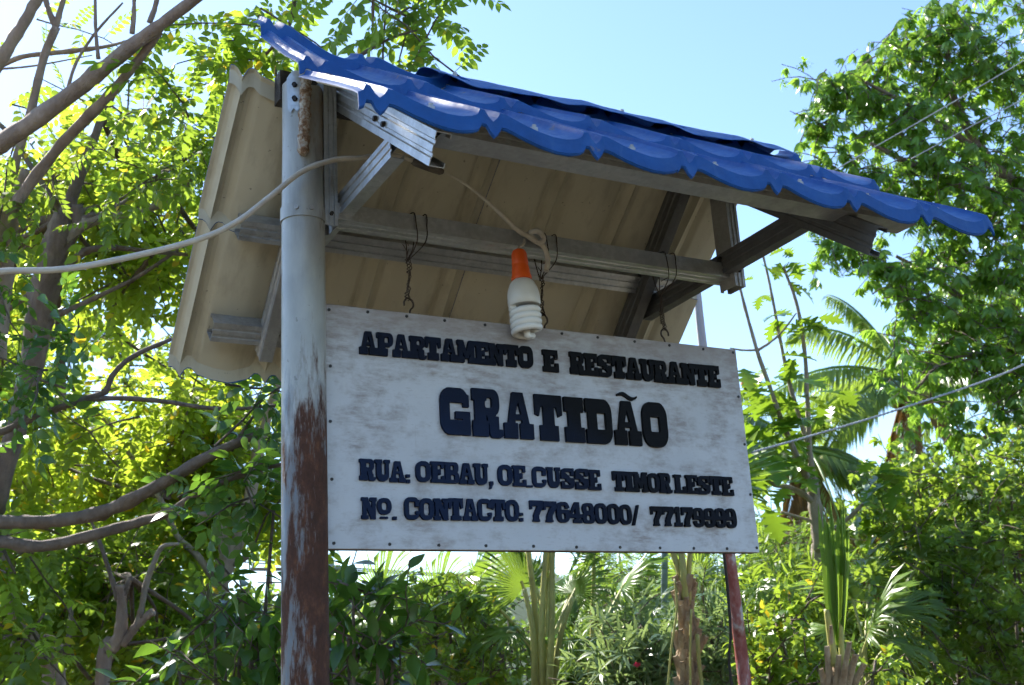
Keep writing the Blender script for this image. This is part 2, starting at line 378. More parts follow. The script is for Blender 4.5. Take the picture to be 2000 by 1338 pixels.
# post
mb = MB(); n = 40; zs = [0, .6, 1.2, 1.6, 1.8, 2.0, 2.2, 2.4, 2.6, 2.8, 3.0, 3.12, 3.185]
for k, z in enumerate(zs):
    for j in range(n):
        a = 2*math.pi*j/n; r = PR - (.0015 if z > 2.81 else 0)
        zz = z + (.012*math.sin(a*2+.5) + .006*math.sin(5*a) if k == len(zs)-1 else 0)
        mb.v.append((PX+r*math.cos(a), PY+r*math.sin(a), zz))
mb.f = [(k*n+j, k*n+(j+1) % n, (k+1)*n+(j+1) % n, (k+1)*n+j) for k in range(len(zs)-1) for j in range(n)]
mb.f += [tuple((len(zs)-1)*n+j for j in range(n))]; mb.m = [0]*len(mb.f)
post = build(mb, 'post', 'post', sh)
def arc_band(z0, z1, a0, a1, r0, r1, n=24):
    b = MB(); v = []
    for i in range(n+1):
        a = a0+(a1-a0)*i/n; c, s = math.cos(a), math.sin(a)
        v += [(PX+r0*c, PY+r0*s, z0), (PX+r1*c, PY+r1*s, z0), (PX+r1*c, PY+r1*s, z1), (PX+r0*c, PY+r0*s, z1)]
    f = []
    for i in range(n):
        o = i*4
        for k in range(4): f.append((o+k, o+(k+1) % 4, o+4+(k+1) % 4, o+4+k))
    f += [(0, 1, 2, 3), (n*4+3, n*4+2, n*4+1, n*4)]
    return b.add(v, f)
band = build(arc_band(2.797, 2.833, math.radians(150), math.radians(345), PR+.0005, PR+.0035), 'collar_band', 'post', sh)
for a in (-125, -88):
    a = math.radians(a); b = MB(); p = np.array([PX+PR*math.cos(a), PY+PR*math.sin(a), 2.818]); d = np.array([math.cos(a), math.sin(a), 0])
    b.tube([p, p+d*.008], .006, 8); build(b, 'screw', 'galv_dull', band)
# torn lip at the post head with two bolts
lip = MB()
for i in range(7):
    a = math.radians(-150+i*9); c, s = math.cos(a), math.sin(a); r = PR+.003
    lip.v += [(PX+r*c, PY+r*s, 3.10-.012*(i % 2)), (PX+(r+.004)*c, PY+(r+.004)*s, 3.19+.018*math.sin(i*.6))]
lip.f = [(2*i, 2*i+2, 2*i+3, 2*i+1) for i in range(6)]; lip.m = [0]*6
build(lip, 'head_strap', 'galv', sh)
for z in (3.165, 3.125):
    a = math.radians(-128); d = np.array([math.cos(a), math.sin(a), 0]); p = np.array([PX, PY, z])+d*PR
    b = MB(); b.tube([p, p+d*.012], [.008, .007], 6); build(b, 'bolt', 'screw', sh)
b = MB(); p0 = onY(598, 150, -.06); p1 = onY(592, 302, -.06)
b.tube(catmull([p0, (p0*2+p1)/3, (p0+p1*2)/3, p1], 6), [.0150+.0022*math.sin(i*2.3)+.001*math.sin(i*5.1) for i in range(18)]+[.009], 12)
build(b, 'weld_bar', 'weld', sh)

def channel(name, p0, p1, nrm, w, h, mat='galv', parent=sh, lip_=.012, t=.0022, groove=True):
    """C channel from p0 to p1: web centred on the line, facing nrm, w wide across, flanges h deep away from nrm"""
    p0 = np.array(p0, float); p1 = np.array(p1, float); d = unit(p1-p0); nr = np.array(nrm, float); nr = unit(nr-d*np.dot(nr, d)); s = np.cross(d, nr)
    W = w/2
    web = [(-W, 0)]
    if groove: web += [(-W*.55, 0), (-W*.47, -.003), (-W*.28, -.003), (-W*.20, 0), (W*.20, 0), (W*.28, -.003), (W*.47, -.003), (W*.55, 0)]
    web += [(W, 0)]
    outer = [(-W+lip_, -h), (-W, -h)] + web + [(W, -h), (W-lip_, -h)]
    inner = [(-W+lip_, -h+t), (-W+t, -h+t)] + [(max(-W+t, min(W-t, a)), b-t) for a, b in web] + [(W-t, -h+t), (W-lip_, -h+t)]
    prof = outer + inner[::-1]; k = len(prof); m_ = len(outer)
    v = []
    for p in (p0, p1): v += [p + s*a + nr*b for a, b in prof]
    f = [(i, (i+1) % k, k+(i+1) % k, k+i) for i in range(k)]
    for e in (0, k):
        for i in range(m_-1):
            q = (e+i, e+i+1, e+k-2-i, e+k-1-i); f.append(q if e else q[::-1])
    b = MB(); b.add(v, f); return build(b, name, mat, parent, True, 20)
def screws(pts, d, parent=sh, r=.006, l=.006, mat='screw'):
    for p in pts:
        b = MB(); p = np.array(p); b.tube([p-np.array(d)*.002, p+np.array(d)*l], [r, r*.8], 6); build(b, 'screw', mat, parent)

# roof planes: front crest line z(y), back crest line
def zf(y): return 3.322 + .74*y
def zb(y): return 3.262 - 1.0*(y-.1)
TF = math.atan(.74); TB = math.atan(1.0)
# king posts, ties, rafters, beam, purlins, ridge
channel('king_post', (.008, -.032, 2.79), (.008, -.032, 3.22), (0, -1, 0), .036, .07)
channel('king_post', (1.338, -.045, 2.78), (1.338, -.045, 3.16), (0, -1, 0), .040, .075, 'galv_dull')
screws([(.008, -.034, 2.822), (1.338, -.047, 2.83)], (0, -1, 0))
# rafters, one pair on each side: web outward
dz = .062
def rafter(x, side, y0, y1, mat='galv', off=.075):
    g = zf if side < 0 else zb
    th = TF if side < 0 else TB
    nx = (-1, 0, 0)
    return channel('rafter', (x, y0, g(y0)-off), (x, y1, g(y1)-off), nx, .078, .038, mat)
rafter(.034, -1, .0, -.595, 'galv', .132)
rafter(1.262, -1, .0, -.66, 'galv_shaded', .150)
rafter(.004, 1, .06, .61, 'galv_dull', .128)
rafter(1.232, 1, .02, .62, 'galv_shaded', .118)
channel('tie_beam', (.036, .40, 2.852), (.036, -.36, 2.868), (-1, 0, 0), .062, .036)
channel('tie_beam', (1.292, .42, 2.845), (1.292, -.42, 2.868), (-1, 0, 0), .066, .036, 'galv_shaded')
screws([(.031, -.285, 2.975), (.031, -.335, 2.935), (1.288, .02, 2.86), (1.288, -.02, 2.872)], (-1, 0, 0), r=.008)
beam = channel('cross_beam', (.03, .016, 2.815), (1.36, .016, 2.815), (0, 0, -1), .074, .046, 'galv')
screws([(1.352, -.0215, 2.838)], (0, -1, 0), r=.007)
# purlins: web facing the eave side
channel('purlin', (.056, -.60, zf(-.60)-.066), (1.505, -.60, zf(-.60)-.066), (0, -1, 0), .044, .07, 'galv_dull')
channel('purlin', (.056, -.26, zf(-.26)-.068), (1.505, -.26, zf(-.26)-.068), (0, -1, 0), .044, .07, 'galv_dull')
channel('purlin', (-.125, .345, zb(.37)-.088), (1.45, .345, zb(.37)-.088), (0, -.72, -.7), .06, .06, 'galv')
channel('purlin', (-.14, .575, zb(.60)-.09), (1.42, .575, zb(.60)-.09), (0, -.72, -.7), .062, .06, 'galv_dull')
b = MB(); b.box((.69, .052, 3.205), 1.60, .050, .085); build(b, 'ridge_beam', 'ridgewood', sh)

PER = .2611
def profile(x, back=False):
    u = np.mod(x, PER)
    if back: return np.interp(u, [0, .014, .022, .034, .052, .10, .15, PER-.052, PER-.034, PER-.022, PER-.014, PER], [-.030, -.006, 0, 0, -.019, -.033, -.038, -.019, 0, 0, -.006, -.030])
    xs = [0, .010, .019, .030, .042, .075, .115, .150, .185, .212, .226, PER-.030, PER-.019, PER-.010, PER]
    ys = [-.024, -.015, 0, 0, -.003, -.014, -.024, -.029, -.028, -.021, -.013, 0, 0, -.015, -.024]
    return np.interp(u, xs, ys)
def roof_sheet(name, x0, x1, phase, courses, riser, curl=None, drop=0, label=None):
    """courses: (y_top, z_top, y_bot, z_bot) crest heights; each ends in a vertical riser"""
    xs = np.unique(np.concatenate([np.linspace(x0, x1, int((x1-x0)/PER*22)+2)] +
        [np.array([phase+k*PER+o for o in (-.052, -.034, -.030, -.022, -.019, -.014, -.01, 0, .01, .014, .019, .022, .030, .034, .052)]) for k in range(-2, 10)]))
    xs = xs[(xs >= x0) & (xs <= x1)]; nx = len(xs)
    rows = []
    for c, (y0, z0, y1, z1) in enumerate(courses):
        for t in (0, .33, .66, .93, 1):
            y = y0+(y1-y0)*t; z = z0+(z1-z0)*t + profile(xs-phase, y1 > y0) - drop
            if t == 1: z = z - .0025
            if curl is not None: z = z + curl(xs, y)
            z = z + .003*np.sin(xs*7+y*9+c)
            rows.append((np.full(nx, y), z))
        sgn = 1 if y1 > y0 else -1
        dz_ = riser if c == len(courses)-1 else riser*.98
        rows.append((np.full(nx, y1+sgn*.004), rows[-1][1]-dz_))
        if c == len(courses)-1: rows.append((np.full(nx, y1+sgn*.0005), rows[-1][1]-.002))
    nr = len(rows); V = []
    for off in (0, -.003):
        for y, z in rows:
            V += [(xs[i], y[i] - (0 if off == 0 else (.002 if courses[0][2] > courses[0][0] else -.002)), z[i]+off) for i in range(nx)]
    Fc = []; mi = []; flip = courses[0][2] > courses[0][0]
    for layer in (0, 1):
        o = layer*nr*nx
        for r in range(nr-1):
            for i in range(nx-1):
                q = (o+r*nx+i, o+r*nx+i+1, o+(r+1)*nx+i+1, o+(r+1)*nx+i)
                if (layer == 0) != flip: q = q[::-1]
                Fc.append(q); mi.append(layer if r < nr-3 or flip else 0)
    S = nr*nx
    for i in range(nx-1):
        Fc.append((i, i+1, S+i+1, S+i)); mi.append(0); e = (nr-1)*nx+i; Fc.append((e, S+e, S+e+1, e+1)); mi.append(0)
    for r in range(nr-1):
        e = r*nx; Fc.append((e, S+e, S+e+nx, e+nx)); mi.append(0); e = r*nx+nx-1; Fc.append((e, e+nx, S+e+nx, S+e)); mi.append(0)
    o = mesh(name, V, Fc, ['blue', 'cream'], sh, True, mi, 28)
    if label: o['label'] = label
    return o, xs
def curl(xs, y):
    k = np.clip((.10-xs)/.26, 0, 1); k = k*k*(3-2*k); w = np.clip((y+.28)/.28, 0, 1.1)
    return .052*k*w
fc = [(.05, 3.357, -.02, 3.318), (-.018, 3.283, -.33, 3.082), (-.328, 3.046, -.70, 2.808)]
ph = .130
fs1, _ = roof_sheet('roof_sheet', -.178, .645, ph, fc, .036, curl, 0, 'blue front roof sheet over the sign, its top corner curling up')
fs2, _ = roof_sheet('roof_sheet', .612, 1.692, ph, fc, .036, None, .0045, 'blue front roof sheet at the far end')
bc = [(.086, 3.272, .098, 3.264), (.10, 3.236, .405, 2.985), (.403, 2.950, .735, 2.645)]
bs1, _ = roof_sheet('roof_sheet', -.228, .66, -.195, bc, .038, None, 0, 'back roof sheet showing its cream underside beside the post')
bs2, _ = roof_sheet('roof_sheet', .625, 1.525, -.195, bc, .038, None, .0045, 'back roof sheet showing its cream underside at the far end')
# roofing screws in the pans above the purlin
for k, x in enumerate([.03, .29, .56, .81, 1.09, 1.33, 1.6]):
    z = 3.048+(2.808-3.048)*((-.60+.328)/(-.372)) + float(profile(np.array([x-ph]))[0])
    b = MB(); b.tube([(x, -.60, z-.01), (x, -.602, z+.003)], [.011, .010], 8); b.tube([(x, -.602, z+.002), (x, -.605, z+.010)], [.0055, .005], 6); build(b, 'screw', 'galv_dull', fs1 if x < .63 else fs2)
# ridge cap: bent sheet, front wing buckled
xs = np.linspace(.31, 1.64, 54); V = []
prof = [(-.125, -.082), (-.075, -.040), (-.03, -.008), (.0, .004), (.03, .0), (.075, -.042), (.14, -.105)]
for x in xs:
    for j, (y, z) in enumerate(prof):
        wob = .006*math.sin(x*9)+.004*math.sin(x*23+1) + .003*math.sin(x*41)
        V.append((x, .045+y + (.004*math.sin(x*17) if j == 0 else 0), 3.352+z + (wob if j < 2 else .35*wob) - .012*max(0, x-1.55)/.09))
k = len(prof); Fc = [(i*k+j, i*k+j+1, (i+1)*k+j+1, (i+1)*k+j) for i in range(len(xs)-1) for j in range(k-1)]
nV = len(V); V += [(x, y, z-.002) for x, y, z in V]; Fc2 = [tuple(nV+i for i in q[::-1]) for q in Fc]
rim = []
for i in range(len(xs)-1):
    rim += [(i*k, nV+i*k, nV+(i+1)*k, (i+1)*k), (i*k+k-1, (i+1)*k+k-1, nV+(i+1)*k+k-1, nV+i*k+k-1)]
e = (len(xs)-1)*k
for j in range(k-1): rim += [(j, nV+j, nV+j+1, j+1), (e+j, e+j+1, nV+e+j+1, nV+e+j)]
cap = mesh('ridge_cap', V, Fc+Fc2+rim, 'blue', sh, True, None, 40)
for x in (.40, .98, 1.5):
    b = MB(); b.tube([(x, .0, 3.324), (x, -.004, 3.338)], [.008, .006], 6); build(b, 'screw', 'galv_dull', cap)

# ------------------------------------------------------------------ sign board
SW, SH_, SZ = 1.326, .62, 1.9656
sg = thing('sign_board', 'weathered white hanging board with raised black and navy slab letters', 'sign', (SW/2, .012, SZ))
T_ = .016
b = MB(); b.box((SW/2, T_/2, SZ+SH_/2), SW, T_, SH_)
# front face material board, edges ply
o = build(b, 'panel', ['board', 'ply'], sg, False)
for p in o.data.polygons: p.material_index = 0 if p.normal.y < -.5 else 1
bm = bmesh.new(); bm.from_mesh(o.data); bmesh.ops.bevel(bm, geom=bm.edges[:], offset=.0015, segments=1, affect='EDGES'); bm.to_mesh(o.data); bm.free()
for (x, z, sx, sz) in ((.018, SZ+SH_/2, .034, SH_-.002), (SW-.018, SZ+SH_/2, .034, SH_-.002), (SW/2, SZ+SH_-.018, SW-.074, .034), (SW/2, SZ+.018, SW-.074, .034)):
    b = MB(); b.box((x, T_+.0125, z), sx, .024, sz); build(b, 'batten', 'darkwood', sg, False)
for px, py in [(642,605),(718,604),(794,612),(868,621),(947,630),(1097,648),(1167,656),(1239,663),(1307,671),(1373,679),(1431,684),
               (645,715),(645,823),(648,936),(652,1061),(761,1063),(857,1065),(949,1066),(1042,1067),(1126,1069),(1211,1069),(1289,1071),(1355,1072),(1420,1073),(1478,1070),
               (1442,775),(1455,868),(1468,966)]:
    p = onY(px, py, 0); p[0] = min(max(p[0], .010), SW-.010); p[2] = min(max(p[2], SZ+.010), SZ+SH_-.010)
    b = MB(); b.tube([(p[0], .004, p[2]), (p[0], -.0018, p[2])], [.0048, .0042], 8); build(b, 'screw', 'screw', sg)

# ---- slab lettering: each glyph drawn as a signed field on a grid and contoured
NX, NY = 154, 190
gx = (np.arange(NX)-22)/110.; gy = (np.arange(NY)-40)/110.          # covers -0.2..1.18 , -0.37..1.35
GX, GY = np.meshgrid(gx, gy)
def bx(x0, y0, x1, y1, r=0):
    cx, cy = (x0+x1)/2, (y0+y1)/2; hx, hy = (x1-x0)/2-r, (y1-y0)/2-r
    dx, dy = np.abs(GX-cx)-hx, np.abs(GY-cy)-hy
    return np.sqrt(np.maximum(dx, 0)**2+np.maximum(dy, 0)**2)+np.minimum(np.maximum(dx, dy), 0)-r
def pg(*P):
    P = np.array(P, float); d = np.full(GX.shape, 9.); ins = np.zeros(GX.shape, bool)
    for i in range(len(P)):
        a, b_ = P[i], P[(i+1) % len(P)]; e = b_-a
        t = np.clip(((GX-a[0])*e[0]+(GY-a[1])*e[1])/(e@e), 0, 1)
        d = np.minimum(d, np.hypot(GX-a[0]-t*e[0], GY-a[1]-t*e[1]))
        c = ((a[1] > GY) != (b_[1] > GY)); 
        with np.errstate(divide='ignore', invalid='ignore'):
            xi = a[0]+(GY-a[1])/(b_[1]-a[1] if b_[1] != a[1] else 1e-9)*e[0]
        ins ^= c & (GX < xi)
    return np.where(ins, -d, d)
U = lambda *a: np.minimum.reduce(a)
def SUB(a, *bs):
    for q in bs: a = np.maximum(a, -q)
    return a
def glyph(ch, s, t):
    """s slab height, t stem width (unit box)"""
    a, z = s*.95, 1-s*.95
    if ch == 'A' or ch == 'Ã':
        g = U(SUB(pg((.32, 1), (.68, 1), (.95, 0), (.05, 0)), pg((.5, .80), (.40, .52), (.60, .52)), pg((.385, .40), (.615, .40), (.66, -.1), (.34, -.1))),
              bx(0, 0, .46, s), bx(.54, 0, 1, s))
        g = SUB(g, bx(.455, -.1, .545, s*.98))
        return g
    if ch == 'B': return U(SUB(U(bx(.06, 0, .6, 1), bx(.3, .48, .96, 1, .2), bx(.3, 0, 1, .54, .22)), bx(.42, .62, .66, .85, .05), bx(.42, .16, .70, .40, .05)), bx(0, 0, .5, a*.8), bx(0, 1-a*.8, .5, 1))
    if ch == 'C': return U(SUB(bx(0, 0, .98, 1, .33), bx(t, a, 1-t*.7, z, .04), bx(.6, .36, 1.2, .62)), bx(.72, .58, .98, .88), bx(.74, .26, .98, .38))
    if ch == 'G': return U(SUB(bx(0, 0, .96, 1, .30), bx(t, a, 1-t*.75, z), bx(.6, .50, 1.2, .60)), bx(.5, .34, 1, .50), bx(.74, .0, 1, .48), bx(.78, .60, .97, .86))
    if ch == 'D': return U(SUB(U(bx(.08, 0, .6, 1), bx(.2, 0, 1, 1, .30)), bx(.42, a, .76, z)), bx(0, 0, .5, a), bx(0, z, .5, 1))
    if ch == 'E': return U(bx(.10, 0, .48, 1), bx(0, 0, .98, a*.82), bx(0, 1-a*.82, .96, 1), bx(.78, 0, 1, a*.82+.16), bx(.76, 1-a*.82-.16, .97, 1), bx(.3, .43, .70, .58), bx(.60, .37, .72, .64))
    if ch == 'I': return U(bx(.18, 0, .82, 1), bx(0, 0, 1, s), bx(0, 1-s, 1, 1))
    if ch == 'L': return U(bx(.12, 0, .50, 1), bx(0, 0, .98, a*.85), bx(0, 1-a*.8, .62, 1), bx(.76, 0, 1, a*.85+.2))
    if ch == 'M': return U(bx(.06, 0, .28, 1), bx(.70, 0, .94, 1), pg((.03, 1), (.34, 1), (.60, .18), (.42, .18)), pg((.97, 1), (.66, 1), (.40, .18), (.58, .18)), bx(0, 0, .38, a*.85), bx(.62, 0, 1, a*.85), bx(0, 1-a*.7, .3, 1), bx(.7, 1-a*.7, 1, 1))
    if ch == 'N': return U(bx(.08, 0, .32, 1), bx(.68, 0, .92, 1), pg((.08, 1), (.40, 1), (.92, 0), (.62, 0)), bx(0, 0, .44, a*.9), bx(0, 1-a*.8, .4, 1), bx(.56, 1-a*.9, 1, 1))
    if ch in 'O0':
        return SUB(bx(0, 0, 1, 1, .33 if s > .25 else .40), bx(.31 if s > .25 else .30, a*1.05, .69 if s > .25 else .70, 1-a*1.05, .02 if s > .25 else .14))
    if ch == 'P': return U(SUB(U(bx(.10, 0, .5, 1), bx(.2, .40, 1, 1, .24)), bx(.46, .56, .74, .82, .05)), bx(0, 0, .66, s), bx(0, 1-a*.8, .5, 1))
    if ch == 'R': return U(SUB(U(bx(.08, 0, .46, 1), bx(.2, .44, .94, 1, .22)), bx(.43, .60, .68, .82, .05)), bx(0, 0, .53, s), bx(0, 1-a*.8, .5, 1),
                           pg((.46, .52), (.78, .52), (.88, .16), (.6, .10)), SUB(bx(.56, -.02, 1.06, s+.10, .14), bx(.90, .16, 1.2, .5)))
    if ch == 'S': return U(SUB(bx(.02, 0, .98, 1, .30), bx(.34, .66, .74, .82, .05), bx(.62, .52, 1.2, .68), bx(.26, .18, .66, .34, .05), bx(-.2, .34, .36, .48)), pg((.06, .72), (.36, .76), (.94, .34), (.66, .2)), bx(.76, .64, .96, 1), bx(.03, 0, .23, .36))
    if ch == 'T': return U(bx(.30, 0, .70, 1), bx(.16, 0, .84, s), bx(0, 1-a*.85, 1, 1), pg((0, 1), (0, .56), (.14, .52), (.22, .75), (.22, 1)), pg((1, 1), (1, .56), (.86, .52), (.78, .75), (.78, 1)))
    if ch == 'U': return U(SUB(U(bx(.10, 0, .92, .8, .32), bx(.10, .3, .92, 1)), U(bx(.43, .30, .70, 1.3, .08), bx(.43, .5, .70, 1.3))), bx(0, 1-a*.85, .47, 1), bx(.62, 1-a*.85, 1, 1))
    if ch == '1': return U(bx(.32, 0, .72, 1), bx(.08, 0, 1, s), pg((.40, 1), (.05, .80), (.05, .64), (.40, .74)))
    if ch == '4': return U(bx(.46, 0, .80, 1), bx(.30, 0, .96, s*.9), SUB(pg((.46, 1), (.70, 1), (.70, .24), (0, .24), (0, .38)), pg((.46, .74), (.46, .42), (.22, .42))), bx(0, .24, 1, .42))
    if ch == '6': return U(SUB(bx(0, 0, 1, 1, .36), bx(.36, .15, .66, .44, .08), bx(.36, .62, 1.2, .70), bx(.36, .66, .7, .82, .05)), bx(.70, .68, .95, .86, .06))
    if ch == '9': return U(SUB(bx(0, 0, 1, 1, .36), bx(.34, .56, .64, .85, .08), bx(-.2, .30, .64, .38), bx(.3, .18, .64, .34, .05)), bx(.05, .14, .30, .32, .06))
    if ch == '7': return U(bx(0, .74, 1, 1), bx(0, .58, .16, 1), pg((.60, .80), (1, .80), (1, .70), (.64, .3), (.64, 0), (.24, 0), (.24, .3)), bx(.18, 0, .70, .1))
    if ch == '8': return SUB(U(bx(.05, .44, .95, 1, .27), bx(0, 0, 1, .54, .27)), bx(.36, .62, .64, .85, .08), bx(.34, .15, .66, .40, .08))
    if ch == ':': return U(bx(.1, .0, .9, .16), bx(.1, .26, .9, .40))
    if ch == '.': return bx(.1, 0, .9, .15)
    if ch == ',': return U(bx(.25, .02, .9, .2, .05), pg((.5, .1), (.9, .12), (.5, -.16), (.1, -.16)))
    if ch == '/': return pg((.02, -.02), (.28, -.02), (.98, 1), (.74, 1))
    if ch == '_': return bx(0, -.02, 1, .07)
    if ch == 'o': return U(SUB(bx(0, .24, 1, 1, .38), bx(.3, .44, .7, .8, .14)), bx(.2, .04, .72, .14))
def contour(D):
    """marching squares -> closed loops"""
    D = D.copy(); D[0] = D[-1] = 1; D[:, 0] = D[:, -1] = 1
    D[D == 0] = 1e-6; seg = {}
    def P(i, j, k, l):
        a, b_ = D[i, j], D[k, l]; t = a/(a-b_); return (gx[j]+(gx[l]-gx[j])*t, gy[i]+(gy[k]-gy[i])*t)
    B_ = (D < 0).astype(int); S4 = B_[:-1, :-1]+B_[1:, :-1]+B_[:-1, 1:]+B_[1:, 1:]
    for i, j in zip(*np.nonzero((S4 > 0) & (S4 < 4))):
        if True:
            i = int(i); j = int(j); c = (D[i, j] < 0) | (D[i, j+1] < 0) << 1 | (D[i+1, j+1] < 0) << 2 | (D[i+1, j] < 0) << 3
            if c in (0, 15): continue
            E = {0: ((i, j, i, j+1), ('h', i, j)), 1: ((i, j+1, i+1, j+1), ('v', i, j+1)), 2: ((i+1, j, i+1, j+1), ('h', i+1, j)), 3: ((i, j, i+1, j), ('v', i, j))}
            tbl = {1: [(3, 0)], 2: [(0, 1)], 3: [(3, 1)], 4: [(1, 2)], 5: [(3, 0), (1, 2)], 6: [(0, 2)], 7: [(3, 2)], 8: [(2, 3)], 9: [(2, 0)], 10: [(0, 1), (2, 3)], 11: [(2, 1)], 12: [(1, 3)], 13: [(1, 0)], 14: [(0, 3)]}
            for a, b_ in tbl[int(c)]:
                seg[E[a][1]] = (E[b_][1], P(*E[a][0]))
    loops = []
    while seg:
        k0 = next(iter(seg)); k = k0; lp = []
        while k in seg:
            nx_, p = seg.pop(k); lp.append(p); k = nx_
        if len(lp) > 5: loops.append(lp)
    return loops
def simplify(lp, tol=.0035):
    P = np.array(lp); n_ = len(P); i0 = 0; i1 = int(np.argmax(((P-P[0])**2).sum(1)))
    def dp(a, b_):
        if b_-a < 2: return []
        Q = P[[k % n_ for k in range(a, b_+1)]]; e = Q[-1]-Q[0]; L_ = np.hypot(*e)+1e-9
        d = np.abs(e[0]*(Q[:, 1]-Q[0, 1])-e[1]*(Q[:, 0]-Q[0, 0]))/L_; k = int(np.argmax(d))
        if d[k] < tol: return []
        return dp(a, a+k)+[a+k]+dp(a+k, b_)
    idx = [0]+dp(0, i1)+[i1]+dp(i1, n_); return P[[i % n_ for i in idx]]
GC = {}
def glyph_mesh(ch, s, t, x0, z0, w, h, mat, depth=.009, dat=None):
    key = (ch, s)
    if key not in GC:
        D = dat if dat is not None else glyph(ch, s, t)
        lps = [simplify(l) for l in contour(D)]
        ar = [sum(l[i][0]*l[(i+1) % len(l)][1]-l[(i+1) % len(l)][0]*l[i][1] for i in range(len(l)))/2 for l in lps]
        sg_ = np.sign(ar[int(np.argmax(np.abs(ar)))]); off = np.cumsum([0]+[len(l) for l in lps]); tri = []
        outs = [i for i in range(len(lps)) if ar[i]*sg_ > 0]; holes = [i for i in range(len(lps)) if ar[i]*sg_ < 0]
        for i in outs:
            lo, hi = lps[i].min(0), lps[i].max(0)
            mem = [i]+[h for h in holes if (lps[h].mean(0) > lo).all() and (lps[h].mean(0) < hi).all()]
            mp_ = np.concatenate([np.arange(off[k], off[k+1]) for k in mem])
            tri += [tuple(int(mp_[v]) for v in q) for q in tessellate_polygon([[Vector((p[0], p[1], 0)) for p in lps[k]] for k in mem])]
        GC[key] = (lps, tri)
    lps, tri = GC[key]; P = np.concatenate(lps); n_ = len(P)
    X = x0+P[:, 0]*w; Z = z0+P[:, 1]*h
    V = [(X[i], -depth, Z[i]) for i in range(n_)]+[(X[i], .0005, Z[i]) for i in range(n_)]
    Fc = []
    for q in tri:
        a, b_, c = [P[i] for i in q]
        cr = (b_[0]-a[0])*(c[1]-a[1])-(b_[1]-a[1])*(c[0]-a[0])
        Fc.append(tuple(q) if cr > 0 else tuple(q[::-1]))
    o_ = 0
    for l in lps:
        k = len(l)
        for i in range(k):
            a, b_ = o_+i, o_+(i+1) % k; Fc.append((a, n_+a, n_+b_, b_))
        o_ += k
    return mesh('digit' if ch.isdigit() else 'letter', V, Fc, mat, sg, False)
ADV = {'I': .72, 'M': 1.18, ':': .32, '.': .34, ',': .38, '/': .66, '_': .42, 'E': .92, 'L': .92, '1': .72, 'o': 1.0, 'N': 1.05, 'A': 1.05, 'Ã': 1.05, 'O': 1.0}
def word(txt, pl, pr, ptl, ptr, s, t, mats, gap=.03):
    """pl/pr: photo pixels of the lower-left / lower-right corner, ptl/ptr the upper ones"""
    a, b_ = onY(*pl, -.004), onY(*pr, -.004); c, d = onY(*ptl, -.004), onY(*ptr, -.004)
    adv = [ADV.get(ch, 1.0) for ch in txt]; tot = sum(adv)+gap*(len(txt)-1); x0, x1 = a[0], b_[0]
    z0 = (a[2]+b_[2])/2; z1 = (c[2]+d[2])/2; k = (x1-x0)/tot; x = x0
    for i, ch in enumerate(txt):
        fr = (x-x0)/(x1-x0); zb_ = a[2]+(b_[2]-a[2])*fr; zt = c[2]+(d[2]-c[2])*fr
        m_ = mats(i) if callable(mats) else mats
        h = zt-zb_; jz = random.uniform(-.004, .004)*h; h *= random.uniform(.985, 1.015)
        glyph_mesh(ch, s, t, x, zb_+jz, adv[i]*k, h, m_, random.uniform(.008, .0105))
        if ch == 'Ã':
            xs_ = np.linspace(0, 1, 11); mbt = []
            top = [(x+adv[i]*k*(.20+.75*u), zb_+h*(1.115+.055*math.sin(u*6.0)+.045)) for u in xs_]
            bot = [(p[0], p[1]-h*(.045+.045*math.sin(math.pi*u))) for p, u in zip(top, xs_)]
            lp = top+bot[::-1]; nn = len(lp); V = [(p[0], -.008, p[1]) for p in lp]+[(p[0], .0005, p[1]) for p in lp]
            Fc = [(i_+1, i_, nn-1-i_, nn-2-i_) for i_ in range(10)]+[(i_, (i_+1) % nn, nn+(i_+1) % nn, nn+i_) for i_ in range(nn)]
            mesh('letter_accent', V, Fc, m_, sg, False)
        x += (adv[i]+gap)*k
BK = NV = 'letter'
word('APARTAMENTO', (702, 691), (1041, 720), (702, 646), (1041, 678), .31, .3, BK, .0)
word('E', (1061, 725), (1091, 728), (1061, 682), (1091, 686), .31, .3, BK)
word('RESTAURANTE', (1114, 730), (1407, 758), (1114, 687), (1407, 717), .29, .3, BK, .0)
word('GRATIDÃO', (861, 848), (1306, 875), (861, 755), (1306, 790), .33, .31, BK, .09)
word('RUA:', (702, 938), (801, 944), (702, 896), (801, 903), .21, .28, NV, .0)
word('OEBAU,', (812, 941), (964, 949), (812, 900), (964, 908), .21, .28, NV, .0)
word('OE_CUSSE', (973, 948), (1174, 958), (973, 907), (1174, 919), .21, .28, BK, .02)
word('TIMOR', (1198, 959), (1311, 964), (1198, 920), (1311, 926), .21, .28, BK, .0)
word('LESTE', (1318, 963), (1433, 969), (1318, 927), (1433, 933), .21, .28, BK, .0)
word('No.', (706, 1014), (775, 1016), (706, 971), (775, 974), .21, .28, NV, .03)
word('CONTACTO:', (790, 1015), (1022, 1019), (790, 972), (1022, 977), .21, .28, NV, .0)
word('77648000/', (1036, 1019), (1250, 1026), (1036, 978), (1253, 987), .2, .28, BK, .01)
word('77179999', (1273, 1027), (1439, 1032), (1273, 989), (1439, 994), .2, .28, BK, .01)

